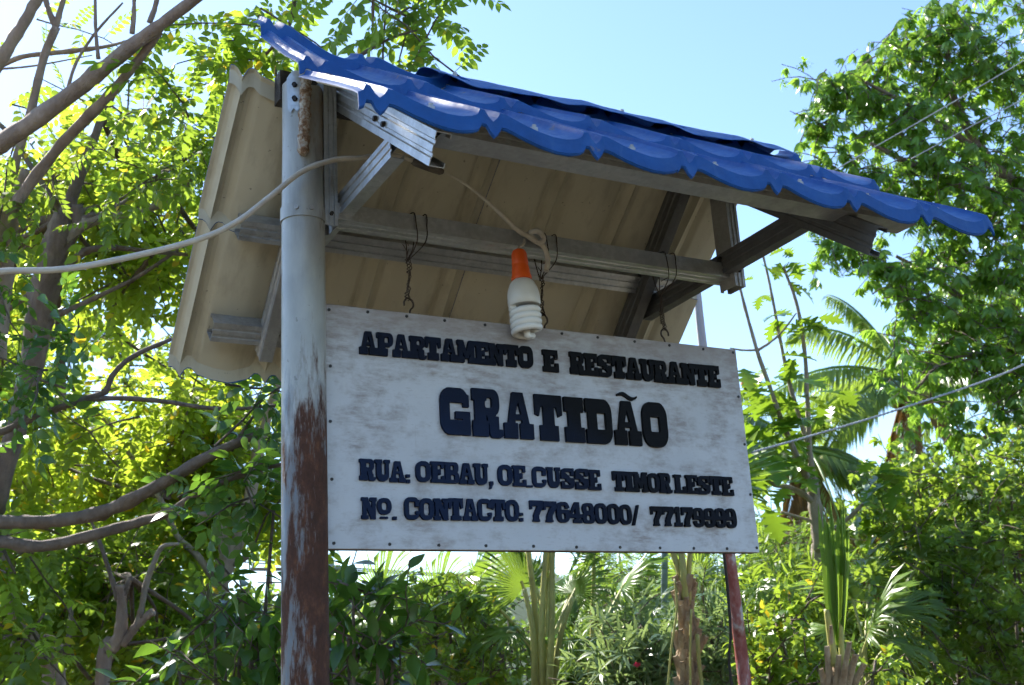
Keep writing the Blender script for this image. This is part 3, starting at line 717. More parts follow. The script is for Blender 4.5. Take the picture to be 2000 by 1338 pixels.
# ------------------------------------------------------------------ wire hangers
def hanger(px_top, px_hook, label, k):
    tp = onY(*px_top, -.01); hk = onY(*px_hook, .006)
    hx, hz = hk[0], hk[2]; zb_ = SZ+SH_
    root = thing('wire_hanger', label, 'hanger', (hx, .008, hz), 'wire hangers between beam and sign')
    # loops over the beam
    for s in (-1, 1):
        x = tp[0]+s*.016
        P = [(hx, .006, 2.735), (x-.004*s, -.020, 2.785), (x, -.026, 2.835), (x+.002*s, -.018, 2.868), (x+.003*s, .02, 2.871), (x, .058, 2.855), (x-.006*s, .056, 2.80), (hx, .012, 2.735)]
        b = MB(); b.tube(catmull(P, 5), .0017, 5); build(b, 'wire_loop', 'wire', root)
    for s in (0, 1, 2):
        P = []; z0, z1 = 2.742, zb_+.038
        for i in range(40):
            u = i/39; a = u*math.pi*(9+k) + s*2.1; r = .0045*(1+.7*math.sin(u*7+k+s))
            P.append((hx+(.004*math.sin(u*5+k)) + r*math.cos(a), .007+r*math.sin(a), z0+(z1-z0)*u))
        b = MB(); b.tube(P, .0016, 4); build(b, 'twisted_wire', 'wire', root)
    sgn = 1 if k != 2 else -1
    P = [(hx+sgn*(-.014), .007, zb_+.022), (hx+sgn*(-.013), .007, zb_+.034), (hx-sgn*.003, .007, zb_+.044), (hx+sgn*.010, .007, zb_+.036), (hx+sgn*.012, .007, zb_+.022), (hx+sgn*.003, .007, zb_+.010), (hx, .007, zb_-.012)]
    b = MB(); b.tube(catmull(P, 5), .0026, 6); build(b, 'hook', 'wire', root)
    for j in range(3):
        b = MB(); a = 1.5+j*1.3+k; q = np.array([hx+.004*(j-1), .005, 2.74+.02*j])
        b.tube([q, q+np.array([math.cos(a)*.02, -.012, .012+math.sin(a)*.012])], .0014, 4); build(b, 'wire_end', 'wire', root)
hanger((818, 425), (799, 590), 'rusty twisted wire and hook holding the sign nearest the post', 0)
hanger((1072, 470), (1062, 625), 'rusty twisted wire and hook holding the sign just behind the bulb', 1)
hanger((1305, 512), (1298, 650), 'rusty twisted wire and hook holding the far end of the sign', 2)

# ------------------------------------------------------------------ power cable and bulb
cp = [onY(-260, 560, -.10), onY(-120, 545, -.10), onY(0, 530, -.10), onY(120, 526, -.10), onY(240, 505, -.10), onY(380, 470, -.10), onY(460, 435, -.10), onY(530, 382, -.098), onY(590, 335, -.095), onY(650, 313, -.085), onY(700, 309, -.075), onY(770, 304, -.06), onY(835, 324, -.06)]
cab = thing('power_cable', 'off white power cable crossing the post and running to the bulb', 'cable', cp[0])
b = MB(); b.tube(catmull(cp, 6), .0072, 10); build(b, 'cable_sheath', 'cable', cab)
t0, t1 = onY(805, 315, -.06), onY(866, 336, -.06); b = MB(); b.tube([t0, t0*.9+t1*.1, (t0+t1)/2, t0*.1+t1*.9, t1], [.008, .0115, .0125, .0115, .006], 10); build(b, 'tape_joint', 'tape', cab)
P = [onY(862, 334, -.06), onY(905, 357, -.055), onY(950, 392, -.05), onY(985, 425, -.045), onY(1012, 450, -.04), onY(1040, 466, -.036)]
pp = catmull(P, 6); b = MB(); b.tube(pp, list(np.linspace(.0028, .0078, len(pp))), 8); build(b, 'thin_lead', 'cable', cab)
# loop knot on the beam
P = [onY(1030, 461, -.036), onY(1052, 474, -.042), onY(1062, 466, -.05), onY(1052, 452, -.05), onY(1036, 455, -.036), onY(1046, 470, -.030), onY(1062, 482, -.034), onY(1070, 505, -.036), onY(1067, 530, -.036)]
b = MB(); b.tube(catmull(P, 7), .0075, 8); build(b, 'knot', 'cable', cab)
bc_ = onY(1013, 490, -.045); bz = bc_[2]; bxc, byc = bc_[0], -.045
lb = thing('light_bulb', 'unlit white spiral bulb hanging in an orange socket over the sign', 'bulb', (bxc, byc, bz))
tilt = np.array([.045, 0, -1]); tilt = unit(tilt)
ex = unit(np.cross([0, 1, 0], tilt)); ey = np.cross(tilt, ex)
def lathe(prof, name, mat, parent=lb, n=24):
    b = MB(); v = []
    for r, h in prof:
        for j in range(n):
            a = 2*math.pi*j/n; v.append(np.array([bxc, byc, bz])+tilt*h+(ex*math.cos(a)+ey*math.sin(a))*r)
    k = len(prof); f = [(i*n+j, (i+1)*n+j, (i+1)*n+(j+1) % n, i*n+(j+1) % n) for i in range(k-1) for j in range(n)]
    f += [tuple(range(n)), tuple((k-1)*n+j for j in range(n-1, -1, -1))]
    b.add(v, f); return build(b, name, mat, parent)
lathe([(.010, -.004), (.017, 0), (.0215, .010), (.0225, .03), (.0235, .04), (.0225, .042), (.0235, .048), (.026, .07), (.0285, .078), (.0285, .086), (.026, .0865)], 'socket', 'orange')
lathe([(.022, .085), (.027, .088), (.035, .098), (.041, .112), (.0445, .128), (.0455, .140), (.0455, .158), (.043, .162)], 'ballast_housing', 'bulbwhite')
P = []
turns = 4.4
for i in range(150):
    u = i/149; a = u*turns*2*math.pi; r = .0355; h = .166+.074*u
    P.append(np.array([bxc, byc, bz])+tilt*h+(ex*math.cos(a)+ey*math.sin(a))*r)
b = MB(); b.tube(P, .0092, 12)
O_ = np.array([bxc, byc, bz]); Q = [P[-1], P[-1]*.55+(O_+tilt*.246)*.45, O_+tilt*.245, O_+tilt*.225]
b.tube(catmull(Q, 6), .0092, 10); build(b, 'spiral_tube', 'tube', lb)
P = [onY(1024, 468, -.034), onY(1023, 476, -.04), onY(1014, 484, -.045), np.array([bxc, byc, bz])+tilt*.004]
b = MB(); b.tube(catmull(P, 6), .004, 8); build(b, 'lead', 'cable', lb)
# VEGETATION-BEGIN
# ------------------------------------------------------------------ vegetation tools
def tris(Fc):
    out = []
    for q in Fc:
        for i in range(1, len(q)-1): out.append((q[0], q[i], q[i+1]))
    return out
def T_leaf(w=.5, fold=.10, droop=.12, fine=False, peak=.42):
    """one leaf along +Y, unit length, normal +Z"""
    if not fine:
        V = [(0, 0, 0), (-w*.44, .26, fold*w), (w*.44, .30, fold*w), (-w*.42, .64, fold*w-droop*.3), (w*.42, .60, fold*w-droop*.3), (0, 1, -droop)]
        F_ = [(0, 2, 1), (1, 2, 4, 3), (3, 4, 5)]
    else:
        ys = [0, .12, .32, .55, .78, 1]; ws = [.0, .52, .98, .96, .52, 0]; V = []; F_ = []
        for y, k in zip(ys, ws):
            z = -droop*y*y; V += [(-k*w/2, y, z+fold*w*k), (0, y, z), (k*w/2, y, z+fold*w*k)]
        for i in range(5):
            a = i*3; F_ += [(a, a+1, a+4, a+3), (a+1, a+2, a+5, a+4)]
        F_ = [q for q in tris(F_)]
        V = np.array(V); F_ = [q for q in F_ if len({tuple(V[i]) for i in q}) == 3]
    return np.array(V, float), np.array(tris(F_))
def frames(d, up):
    d = d/np.linalg.norm(d, axis=1, keepdims=True); x = np.cross(d, up); x /= np.linalg.norm(x, axis=1, keepdims=True)+1e-9
    z = np.cross(x, d); return np.stack([x, d, z], 2)          # columns
def inst(T, pos, d, up, scl):
    V, F_ = T; R = frames(np.asarray(d, float), np.asarray(up, float)); n_ = len(pos)
    P = np.einsum('nij,vj->nvi', R, V)*np.asarray(scl).reshape(-1, 1, 1) + np.asarray(pos)[:, None, :]
    Fa = F_[None]+(np.arange(n_)*len(V))[:, None, None]
    return P.reshape(-1, 3), Fa.reshape(-1, 3)
def join(parts):
    V = []; F_ = []; o = 0
    for v, f in parts: V.append(v); F_.append(f+o); o += len(v)
    return np.concatenate(V), np.concatenate(F_)
def fastmesh(name, V, F_, mat):
    me = bpy.data.meshes.new(name); me.vertices.add(len(V)); me.vertices.foreach_set('co', np.asarray(V, np.float32).ravel())
    me.loops.add(len(F_)*3); me.loops.foreach_set('vertex_index', np.asarray(F_, np.int32).ravel())
    me.polygons.add(len(F_)); me.polygons.foreach_set('loop_start', np.arange(0, len(F_)*3, 3, dtype=np.int32))
    me.materials.append(MT[mat]); me.update(calc_edges=True); me.validate(); return me
def stick(p0, p1, r, n=3):
    b = MB(); b.tube([p0, p1], [r, r*.5], n, cap=False); return np.array(b.v), np.array(tris(b.f))
def T_pinnate(nl=5, ll=.30, lw=.52, curve=.25, r=None):
    """compound leaf, unit length: nl pairs + end leaflet"""
    r = r or random
    ax = lambda t: np.array([0, t, -curve*t*t])
    parts = [stick(ax(0), ax(.5), .009), stick(ax(.5), ax(.95), .007)]
    pos, d, up, sc_ = [], [], [], []
    for i in range(nl):
        t = .22+.68*i/(nl-1 if nl > 1 else 1)
        for s in (-1, 1):
            pos.append(ax(t)); a = r.uniform(.9, 1.25); d.append((s*math.sin(a), math.cos(a), -.25-r.uniform(0, .35))); up.append((r.uniform(-.35, .35), r.uniform(-.3, .3), 1)); sc_.append(ll*r.uniform(.85, 1.1)*(1-.25*abs(t-.6)))
    pos.append(ax(.95)); d.append((0, 1, -.5)); up.append((0, .3, 1)); sc_.append(ll*1.05)
    parts.append(inst(T_leaf(lw), np.array(pos), np.array(d), np.array(up), np.array(sc_)))
    return join(parts)
def T_whorl(n_=9, ll=1, lw=.22, down=.7, stem=.3, r=random):
    pos, d, up, sc_ = [], [], [], []
    for i in range(n_):
        a = i*2.4+r.uniform(-.3, .3); t = stem*(.3+.7*i/n_)
        pos.append((0, t, 0)); e = r.uniform(.1, .9)
        d.append((math.cos(a), .35+e*.6, math.sin(a)*.9-down)); up.append((-math.cos(a)*.3, .3, 1+r.uniform(-.3, .3))); sc_.append(ll*r.uniform(.75, 1.1))
    return join([stick(np.zeros(3), np.array([0, stem, 0]), .02), inst(T_leaf(lw, .12, .22), np.array(pos), np.array(d), np.array(up), np.array(sc_))])
PROJ = np.stack([RT, DN, FW])
def pix(P):
    q = (np.asarray(P)-CAM)@PROJ.T; return 1000+F*q[:, 0]/q[:, 2], 669+F*q[:, 1]/q[:, 2], q[:, 2]
def blob_points(bl, n_):
    c = pt(*bl[:2], bl[4]); k = bl[4]/F
    q = rng.normal(size=(n_, 3)); q /= np.linalg.norm(q, axis=1, keepdims=True); q *= rng.uniform(.25, 1, (n_, 1))**.5
    return c + q[:, :1]*RT*bl[2]*k + q[:, 1:2]*DN*bl[3]*k + q[:, 2:]*FW*bl[5], c
def sprays(blobs, ln=(.3, .7), gap=.05, droop=.15, hang=.2, leafdrop=.25, out=.8):
    """twigs filling blobs, leaves alternate along them"""
    tw = []; pos = []; d = []; up = []
    for bl in blobs:
        P, c = blob_points(bl, bl[6])
        for p in P:
            L_ = random.uniform(*ln); o = unit(p-c)*out + rng.normal(size=3)*.5 + np.array([0, 0, .25-hang]); o = unit(o)
            pts_ = [p + o*L_*t + np.array([0, 0, -droop*L_*t*t]) + rng.normal(size=3)*.008 for t in np.linspace(-.5, .6, 5)]
            tw.append(pts_); side = random.uniform(0, 6.28); m_ = max(3, int(L_*1.1/gap))
            cu = catmull(pts_, 4)
            for i in range(m_):
                q = cu[min(len(cu)-1, int(i/m_*len(cu)))]; a = side+i*2.4
                perp = unit(np.cross(o, [math.cos(a), math.sin(a), .4]))
                pos.append(q); d.append(unit(perp*.9+o*.55+np.array([0, 0, -leafdrop])+rng.normal(size=3)*.2)); up.append(unit(np.array([0, 0, 1])+rng.normal(size=3)*.35))
    return tw, np.array(pos), np.array(d), np.array(up)
def foliage(parent, Ts, mat, pos, d, up, scl, nobj=300, name='leaf', bulk='foliage'):
    """the ones that show largest become objects of their own, the rest one stuff part"""
    base = np.array(root_of(parent).location); n_ = len(pos)
    if n_ == 0: return
    x, y, z = pix(pos); vis = (x > -30) & (x < 2030) & (y > -30) & (y < 1370) & (z > .5)
    key = np.where(vis, scl/z, 0); order = np.argsort(-key); k = min(nobj, int(vis.sum()))
    kinds = rng.integers(0, len(Ts), n_)
    if k:
        mes = [fastmesh(name, T[0], T[1], mat) for T in Ts]; R = frames(d, up)
        for i in order[:k]:
            o = bpy.data.objects.new(name, mes[kinds[i]]); COL.objects.link(o); o.parent = parent
            s = float(scl[i]); M_ = R[i]*s; p = pos[i]-base
            o.matrix_basis = Matrix([[*M_[0], p[0]], [*M_[1], p[1]], [*M_[2], p[2]], [0, 0, 0, 1]])
    rest = order[k:]; parts = []
    for j, T in enumerate(Ts):
        ii = rest[kinds[rest] == j]
        if len(ii): parts.append(inst(T, pos[ii]-base, d[ii], up[ii], scl[ii]))
    if parts:
        V, F_ = join(parts); o = put(bulk, fastmesh(bulk, V, F_, mat), parent); o['kind'] = 'stuff'
def twigs(parent, tw, r=.006, mat='twig', n=4):
    if not tw: return
    b = MB()
    for p in tw: b.tube(p, list(np.linspace(r, r*.45, len(p))), n, cap=False)
    o = build(b, 'twigs', mat, parent, True, None); o['kind'] = 'stuff'
def limb(parent, P, mat='bark', name='branch', n=10, sub=6, world=False, rough=.06):
    """P: (px, py, depth, width_px) polyline"""
    if not world:
        pts_ = [pt(a, b_, c) for a, b_, c, w in P]; rad = [w*c/F/2 for a, b_, c, w in P]
    else: pts_ = [np.array(p[:3]) for p in P]; rad = [p[3] for p in P]
    pp = catmull(pts_, sub); rr_ = np.interp(np.linspace(0, len(P)-1, len(pp)), range(len(P)), rad)
    ph_ = random.uniform(0, 6); rr_ = rr_*(1+rough*np.sin(np.arange(len(pp))*1.7+ph_)+rough*.6*np.sin(np.arange(len(pp))*.6+ph_))
    b = MB(); b.tube(pp, list(rr_), n)
    if rough > 0 and n >= 7:                                   # knobbly bark outline
        for i, c_ in enumerate(pp):
            kn = 1 + (.35 if random.random() < .05 else 0)
            for j in range(n):
                q = np.array(b.v[i*n+j]); b.v[i*n+j] = tuple(c_ + (q-c_)*(1+random.uniform(-.09, .09))*(kn if j % 3 == 0 else 1))
    return build(b, name, mat, parent, True, None)
def foot(px, py, d): p = pt(px, py, d); p[2] = 0; return p
def reach(parent, bl, srcs, mat='twig', w=.016):
    """thin boughs from a source point into every blob"""
    for q in bl:
        c = pt(*q[:2], q[4]); s = min(srcs, key=lambda v: np.linalg.norm(v-c)); mid = (s+c)/2+rng.normal(size=3)*.08*np.linalg.norm(c-s)
        b = MB(); pp = catmull([s, mid, c], 6); b.tube(pp, list(np.linspace(w, w*.4, len(pp))), 6); build(b, 'bough', mat, parent, True, None)
R_ = random.Random(3)
TP = [T_pinnate(5, .30, .52, .25, R_), T_pinnate(4, .34, .5, .4, R_), T_pinnate(6, .26, .5, .15, R_)]
TBIG = [T_leaf(.52, .12, .18, True), T_leaf(.46, .16, .3, True), T_leaf(.5, .08, .1, True)]
TW = [T_whorl(11, 1, .29, 1.3, .8, R_), T_whorl(10, 1, .27, 1.7, .7, R_), T_whorl(12, 1, .30, 1.0, .9, R_)]
TB = [T_whorl(8, 1, .55, .1, 1.3, R_), T_whorl(7, 1, .6, .2, 1.0, R_), T_whorl(9, 1, .5, .0, 1.5, R_)]
TO = [T_whorl(10, 1, .17, -.2, .9, R_), T_whorl(9, 1, .15, -.1, 1.1, R_)]
TFINE = [T_pinnate(13, .17, .22, .3, R_), T_pinnate(11, .2, .2, .5, R_)]
UP = lambda n_: np.tile([0, 0, 1.], (n_, 1))+rng.normal(size=(n_, 3))*.3

# ---- left: bare-limbed tree across the upper corner
A = thing('tree', 'tree at upper left with thick smooth limbs slanting across the sky', 'tree', foot(-190, 900, 4.9))
base = np.array(A.location)
limb(A, [(*base, .13), (base[0]+.03, base[1], 1.2, .11), (*pt(-130, 620, 4.8), .085), (*pt(-90, 420, 4.7), .065)], 'bark', 'trunk', 14, world=True)
limb(A, [(-95, 440, 4.7, 41.4), (-50, 330, 4.65, 38.5), (0, 283, 4.6, 34.0), (120, 198, 4.55, 31.1), (250, 96, 4.5, 28.1), (330, 36, 4.45, 23.7), (430, -40, 4.4, 19.2), (520, -130, 4.4, 14.8)])
limb(A, [(-60, 640, 4.9, 29.6), (0, 460, 4.8, 25.2), (35, 392, 4.75, 22.9), (120, 282, 4.7, 22.2), (200, 200, 4.6, 20.7), (262, 128, 4.55, 17.8), (312, 62, 4.5, 14.8)])
limb(A, [(-40, 190, 5.0, 25.2), (0, 118, 5.0, 25.2), (40, 55, 5.0, 22.2), (75, -5, 5.0, 19.2), (110, -70, 5, 14.8)], 'bark')
limb(A, [(-10, 470, 5.2, 19.2), (15, 375, 5.1, 19.2), (35, 300, 5.1, 17.8), (62, 210, 5.1, 16.3), (85, 115, 5.1, 16.3), (110, 52, 5.1, 16.3)])
limb(A, [(110, 56, 5.1, 13.3), (92, 10, 5.1, 10.4), (80, -50, 5.1, 7.4)]); limb(A, [(108, 56, 5.1, 13.3), (122, 5, 5.1, 10.4), (135, -50, 5.1, 6.7)])
limb(A, [(-20, 142, 5.3, 8.9), (40, 112, 5.3, 9.6), (110, 103, 5.3, 9.6), (200, 92, 5.2, 7.4), (250, 80, 5.1, 5.2)])
limb(A, [(258, 66, 4.5, 10.4), (262, 20, 4.5, 8.1), (260, -40, 4.5, 5.9)]); limb(A, [(292, 45, 4.5, 11.8), (305, 5, 4.5, 9.6), (312, -50, 4.5, 7.4)])
limb(A, [(192, 115, 4.6, 8.1), (187, 60, 4.6, 6.7), (186, -10, 4.6, 5.2)]); limb(A, [(130, 180, 4.8, 7.4), (150, 120, 4.8, 5.9), (190, 60, 4.8, 5.2), (240, 5, 4.8, 3.7)])
limb(A, [(0, 135, 5.3, 4.4), (70, 128, 5.3, 3.7), (180, 108, 5.3, 2.2)])
limb(A, [(-10, 700, 5.0, 41.4), (5, 560, 5.0, 37.0), (15, 470, 5.0, 32.6), (28, 410, 5.0, 29.6), (50, 330, 5.0, 17.8)], 'bark')
sprig = [(455, -60, 4.5, 12), (560, 10, 4.5, 9), (545, 75, 4.6, 6), (500, 130, 4.6, 5)]
limb(A, [(560, -60, 4.5, 11), (575, -5, 4.5, 9), (560, 60, 4.6, 7), (520, 105, 4.7, 6)], 'twig')
limb(A, [(690, 118, 4.3, 8), (725, 95, 4.3, 7), (770, 72, 4.3, 5), (830, 55, 4.3, 3)], 'twig'); limb(A, [(740, -90, 4.3, 9), (730, -20, 4.3, 7), (728, 60, 4.3, 4)], 'twig')
blA = [(340, 250, 100, 60, 5.3, .4, 3), (440, 140, 70, 60, 5.2, .35, 4), (500, 95, 50, 45, 4.9, .25, 3), (280, 350, 140, 50, 5.4, .4, 5), (110, 380, 110, 40, 5.1, .4, 3), (420, 280, 70, 80, 5.6, .4, 4),
       (40, 40, 90, 50, 5.6, .4, 1), (370, 190, 50, 50, 5.0, .3, 2), (20, 220, 60, 40, 5.3, .3, 1), (770, 15, 65, 35, 4.35, .15, 3), (830, 70, 40, 25, 4.3, .12, 2), (690, 15, 30, 30, 4.4, .15, 1), (600, 95, 40, 25, 4.9, .2, 2), (470, 50, 50, 30, 4.9, .2, 2),
       (780, -130, 120, 40, 4.4, .3, 3), (-110, -260, 130, 80, 5.4, .45, 13), (-240, -240, 130, 90, 5.2, .5, 13), (-20, -200, 90, 60, 5.2, .4, 8), (40, -290, 130, 80, 5.5, .5, 14), (190, -300, 130, 80, 5.7, .5, 14), (340, -310, 130, 80, 5.8, .5, 14), (490, -320, 130, 80, 6.0, .5, 14), (640, -330, 130, 80, 6.2, .5, 14), (120, -420, 150, 80, 5.8, .5, 12), (420, -440, 150, 80, 6.0, .5, 12), (-260, 100, 110, 160, 5.2, .8, 5)]  # unseen crown blobs above the frame, placed densely to shade roof and post
tw, p, d, u = sprays(blA, (.3, .65), .055, .2, .3); twigs(A, tw, .005)
foliage(A, TP, 'leaf_mid', p, d, u, rng.uniform(.15, .235, len(p)))

# ---- left: dark forked trunk in the middle
B = thing('tree', 'dark rough forked trunk behind the cable with yellow green leaves', 'tree', foot(-90, 1338, 5.6))
base = np.array(B.location)
limb(B, [(*base, .06), (*pt(-50, 1200, 5.6), .050), (*pt(0, 950, 5.6), .048), (*pt(52, 760, 5.6), .050), (*pt(88, 570, 5.6), .068), (*pt(112, 470, 5.6), .062), (*pt(128, 420, 5.6), .055)], 'bark_dark', 'trunk', 14, world=True)
limb(B, [(118, 460, 5.6, 34), (140, 385, 5.6, 26), (165, 320, 5.6, 20), (200, 230, 5.6, 14), (240, 150, 5.6, 9)], 'bark_dark')
limb(B, [(125, 470, 5.6, 30), (160, 440, 5.6, 24), (210, 425, 5.6, 17), (270, 415, 5.6, 17), (335, 385, 5.6, 12), (400, 320, 5.6, 9), (440, 260, 5.6, 6)], 'bark_pale')
limb(B, [(120, 500, 5.6, 18), (165, 430, 5.6, 18), (200, 420, 5.6, 14), (245, 395, 5.6, 12), (330, 330, 5.6, 10), (420, 275, 5.6, 7), (450, 235, 5.6, 5)], 'bark_dark')
limb(B, [(125, 525, 5.6, 16), (170, 490, 5.6, 14), (225, 484, 5.6, 11), (300, 492, 5.6, 9), (400, 500, 5.6, 7)], 'bark_dark')
limb(B, [(115, 615, 5.6, 12), (200, 575, 5.6, 9), (270, 540, 5.6, 8), (360, 480, 5.6, 6)], 'bark_dark'); limb(B, [(80, 560, 5.6, 14), (30, 595, 5.6, 10), (-30, 640, 5.6, 8)], 'bark_dark')
limb(B, [(150, 400, 5.6, 26), (152, 440, 5.6, 22), (165, 425, 5.6, 14)], 'bark_dark')
blB = [(random.uniform(-80, 470), random.uniform(400, 800), 110, 90, random.uniform(6.2, 7.6), .5, 8) for _ in range(12)] + [(random.uniform(40, 300), random.uniform(260, 380), 90, 70, random.uniform(6.2, 7.2), .4, 4) for _ in range(4)]
blB += [(random.uniform(-500, -120), random.uniform(100, 900), 150, 150, random.uniform(7, 9), .8, 9) for _ in range(6)]
tw, p, d, u = sprays(blB, (.35, .8), .058, .2, .3); twigs(B, tw, .007)
reach(B, blB, [pt(128, 420, 5.6), pt(335, 385, 5.6), pt(300, 492, 5.6), pt(200, 230, 5.6)], 'twig', .016)
foliage(B, TP, 'leaf_left', p, d, u, rng.uniform(.17, .27, len(p)))

# ---- left: two long arching limbs low in the picture
Ct = thing('tree', 'near tree whose two long bare limbs arch across the lower left', 'tree', foot(-260, 1100, 4.3))
base = np.array(Ct.location)
limb(Ct, [(*base, .10), (*pt(-240, 1250, 4.3), .085), (*pt(-200, 1080, 4.25), .07), (*pt(-190, 800, 4.3), .05)], 'bark_dark', 'trunk', 12, world=True)
limb(Ct, [(-200, 1060, 4.25, 38), (-90, 1030, 4.2, 30), (0, 1020, 4.2, 26), (100, 1018, 4.2, 26), (200, 1000, 4.2, 26), (300, 953, 4.15, 25), (400, 895, 4.1, 22), (470, 862, 4.1, 18), (500, 850, 4.1, 15)], 'bark_dark')
limb(Ct, [(-210, 1090, 4.3, 34), (-90, 1062, 4.25, 26), (0, 1058, 4.2, 24), (80, 1067, 4.2, 24), (180, 1045, 4.2, 22), (270, 1020, 4.2, 20), (330, 1000, 4.15, 16), (390, 962, 4.1, 13), (470, 928, 4.1, 10), (560, 905, 4.1, 8)], 'bark_dark')
limb(Ct, [(-190, 860, 4.3, 22), (-60, 862, 4.3, 15), (0, 845, 4.3, 14), (90, 806, 4.3, 13), (170, 778, 4.3, 13), (205, 765, 4.3, 12), (222, 730, 4.3, 11), (262, 695, 4.3, 10), (335, 662, 4.3, 8)], 'bark_dark')
limb(Ct, [(170, 780, 4.3, 12), (240, 778, 4.3, 10), (320, 784, 4.3, 9), (400, 796, 4.3, 8), (470, 798, 4.3, 7), (560, 790, 4.3, 6)], 'bark_dark')
limb(Ct, [(330, 1000, 4.15, 12), (390, 1005, 4.1, 12), (440, 1000, 4.1, 8)], 'bark_pale')
limb(Ct, [(450, 880, 4.1, 10), (490, 820, 4.1, 6), (510, 790, 4.1, 4)], 'bark_dark')
blC = [(90, 650, 70, 30, 4.3, .2, 1), (60, 730, 60, 35, 4.2, .2, 2), (520, 890, 35, 50, 4.1, .12, 2), (480, 965, 45, 30, 4.1, .12, 2), (510, 780, 40, 30, 4.2, .15, 2), (30, 570, 60, 40, 4.4, .2, 1),
       (-150, 700, 120, 150, 4.4, .4, 8), (-250, 950, 120, 150, 4.4, .4, 8)]
tw, p, d, u = sprays(blC, (.25, .5), .06, .2, .35); twigs(Ct, tw, .005)
foliage(Ct, TP, 'leaf_near', p, d, u, rng.uniform(.18, .26, len(p)))

# ---- left: pale trunk beside the post
D = thing('tree', 'pale forked trunk just left of the rusty post', 'tree', foot(370, 1338, 7.2))
base = np.array(D.location)
limb(D, [(*base, .085), (*pt(385, 1310, 7.2), .07), (*pt(408, 1220, 7.2), .058), (*pt(430, 1135, 7.2), .056), (*pt(448, 1085, 7.2), .060)], 'bark_pale', 'trunk', 12, world=True)
limb(D, [(445, 1095, 7.2, 26), (436, 1060, 7.2, 22), (432, 1020, 7.2, 20), (428, 1008, 7.2, 19)], 'bark_pale')
limb(D, [(450, 1090, 7.2, 30), (472, 1040, 7.2, 27), (488, 970, 7.2, 25), (505, 880, 7.2, 22), (530, 790, 7.2, 17), (560, 690, 7.2, 12)], 'bark_pale')
limb(D, [(425, 1140, 7.2, 16), (385, 1085, 7.2, 13), (345, 1045, 7.2, 12), (310, 970, 7.2, 11), (262, 900, 7.2, 10), (215, 830, 7.2, 9), (165, 790, 7.2, 7)], 'bark_pale')
limb(D, [(455, 1100, 7.2, 16), (478, 1090, 7.2, 13), (488, 1082, 7.2, 11)], 'bark_dark')
blD = [(random.uniform(330, 620), random.uniform(780, 1040), 90, 70, random.uniform(7.5, 9), .5, 7) for _ in range(8)] + [(random.uniform(0, 520), random.uniform(820, 1080), 110, 80, random.uniform(7.6, 9.2), .5, 9) for _ in range(7)]
tw, p, d, u = sprays(blD, (.35, .7), .058, .2, .3); twigs(D, tw, .006)
reach(D, blD, [pt(560, 690, 7.2), pt(505, 880, 7.2), pt(310, 970, 7.2)], 'twig', .018)
foliage(D, TP, 'leaf_left', p, d, u, rng.uniform(.20, .30, len(p)))

# ---- left: pollarded stump tree
Et = thing('tree', 'lopped tree with blunt sawn stubs low at left', 'tree', foot(195, 1338, 6.0))
base = np.array(Et.location)
limb(Et, [(*base, .045), (*pt(200, 1330, 6.0), .038), (*pt(222, 1265, 6.0), .034), (*pt(236, 1230, 6.0), .032), (*pt(238, 1180, 6.0), .025), (*pt(236, 1142, 6.0), .028)], 'bark', 'trunk', 12, world=True)
limb(Et, [(240, 1260, 6.0, 18), (262, 1228, 6.0, 17), (285, 1205, 6.0, 16), (300, 1194, 6.0, 15)], 'bark')
limb(Et, [(240, 1165, 6.0, 14), (250, 1140, 6.0, 12), (255, 1130, 6.0, 10)], 'bark_dark'); limb(Et, [(232, 1170, 6.0, 14), (215, 1120, 6.0, 9), (195, 1060, 6.0, 8), (175, 1010, 6.0, 5)], 'bark_dark')
limb(Et, [(268, 1222, 6.0, 14), (276, 1190, 6.0, 12), (284, 1145, 6.0, 12), (300, 1100, 6.0, 11), (318, 1068, 6.0, 9), (350, 1062, 6.0, 6)], 'bark_pale')
limb(Et, [(245, 1258, 6.0, 8), (310, 1250, 6.0, 6), (390, 1235, 6.0, 4)], 'twig')
Ft = thing('tree', 'slanting brown trunk in the lower left corner', 'tree', foot(110, 1338, 5.6))
base = np.array(Ft.location)
limb(Ft, [(*base, .06), (*pt(105, 1338, 5.6), .05), (*pt(78, 1290, 5.6), .046), (*pt(50, 1235, 5.6), .040), (*pt(25, 1185, 5.6), .034), (*pt(5, 1120, 5.6), .028), (*pt(-10, 1040, 5.6), .02)], 'bark', 'trunk', 12, world=True)
limb(Ft, [(60, 1255, 5.6, 14), (45, 1245, 5.6, 14), (0, 1245, 5.6, 12), (-50, 1240, 5.6, 10)], 'bark_dark'); limb(Ft, [(85, 1300, 5.6, 16), (105, 1282, 5.6, 12), (132, 1272, 5.6, 10)], 'bark')
limb(Ft, [(36, 1338, 5.9, 26), (34, 1290, 5.9, 24), (32, 1250, 5.8, 20)], 'bark_pale')
blE = [(random.uniform(120, 430), random.uniform(1060, 1338), 100, 70, random.uniform(6.6, 8.4), .5, 9) for _ in range(10)]
blF = [(random.uniform(-120, 220), random.uniform(1040, 1338), 100, 70, random.uniform(6.2, 8.2), .5, 9) for _ in range(8)] + [(30, 1120, 60, 60, 5.4, .2, 4), (60, 1230, 50, 60, 5.3, .2, 4)]
for tr, bl, s0 in ((Et, blE, [pt(255, 1130, 6), pt(350, 1062, 6)]), (Ft, blF, [pt(-10, 1040, 5.6), pt(132, 1272, 5.6)])):
    tw, p, d, u = sprays(bl, (.3, .6), .058, .2, .3); twigs(tr, tw, .006); reach(tr, bl, s0, 'twig', .014)
    foliage(tr, TP, 'leaf_mid', p, d, u, rng.uniform(.18, .28, len(p)), 200)

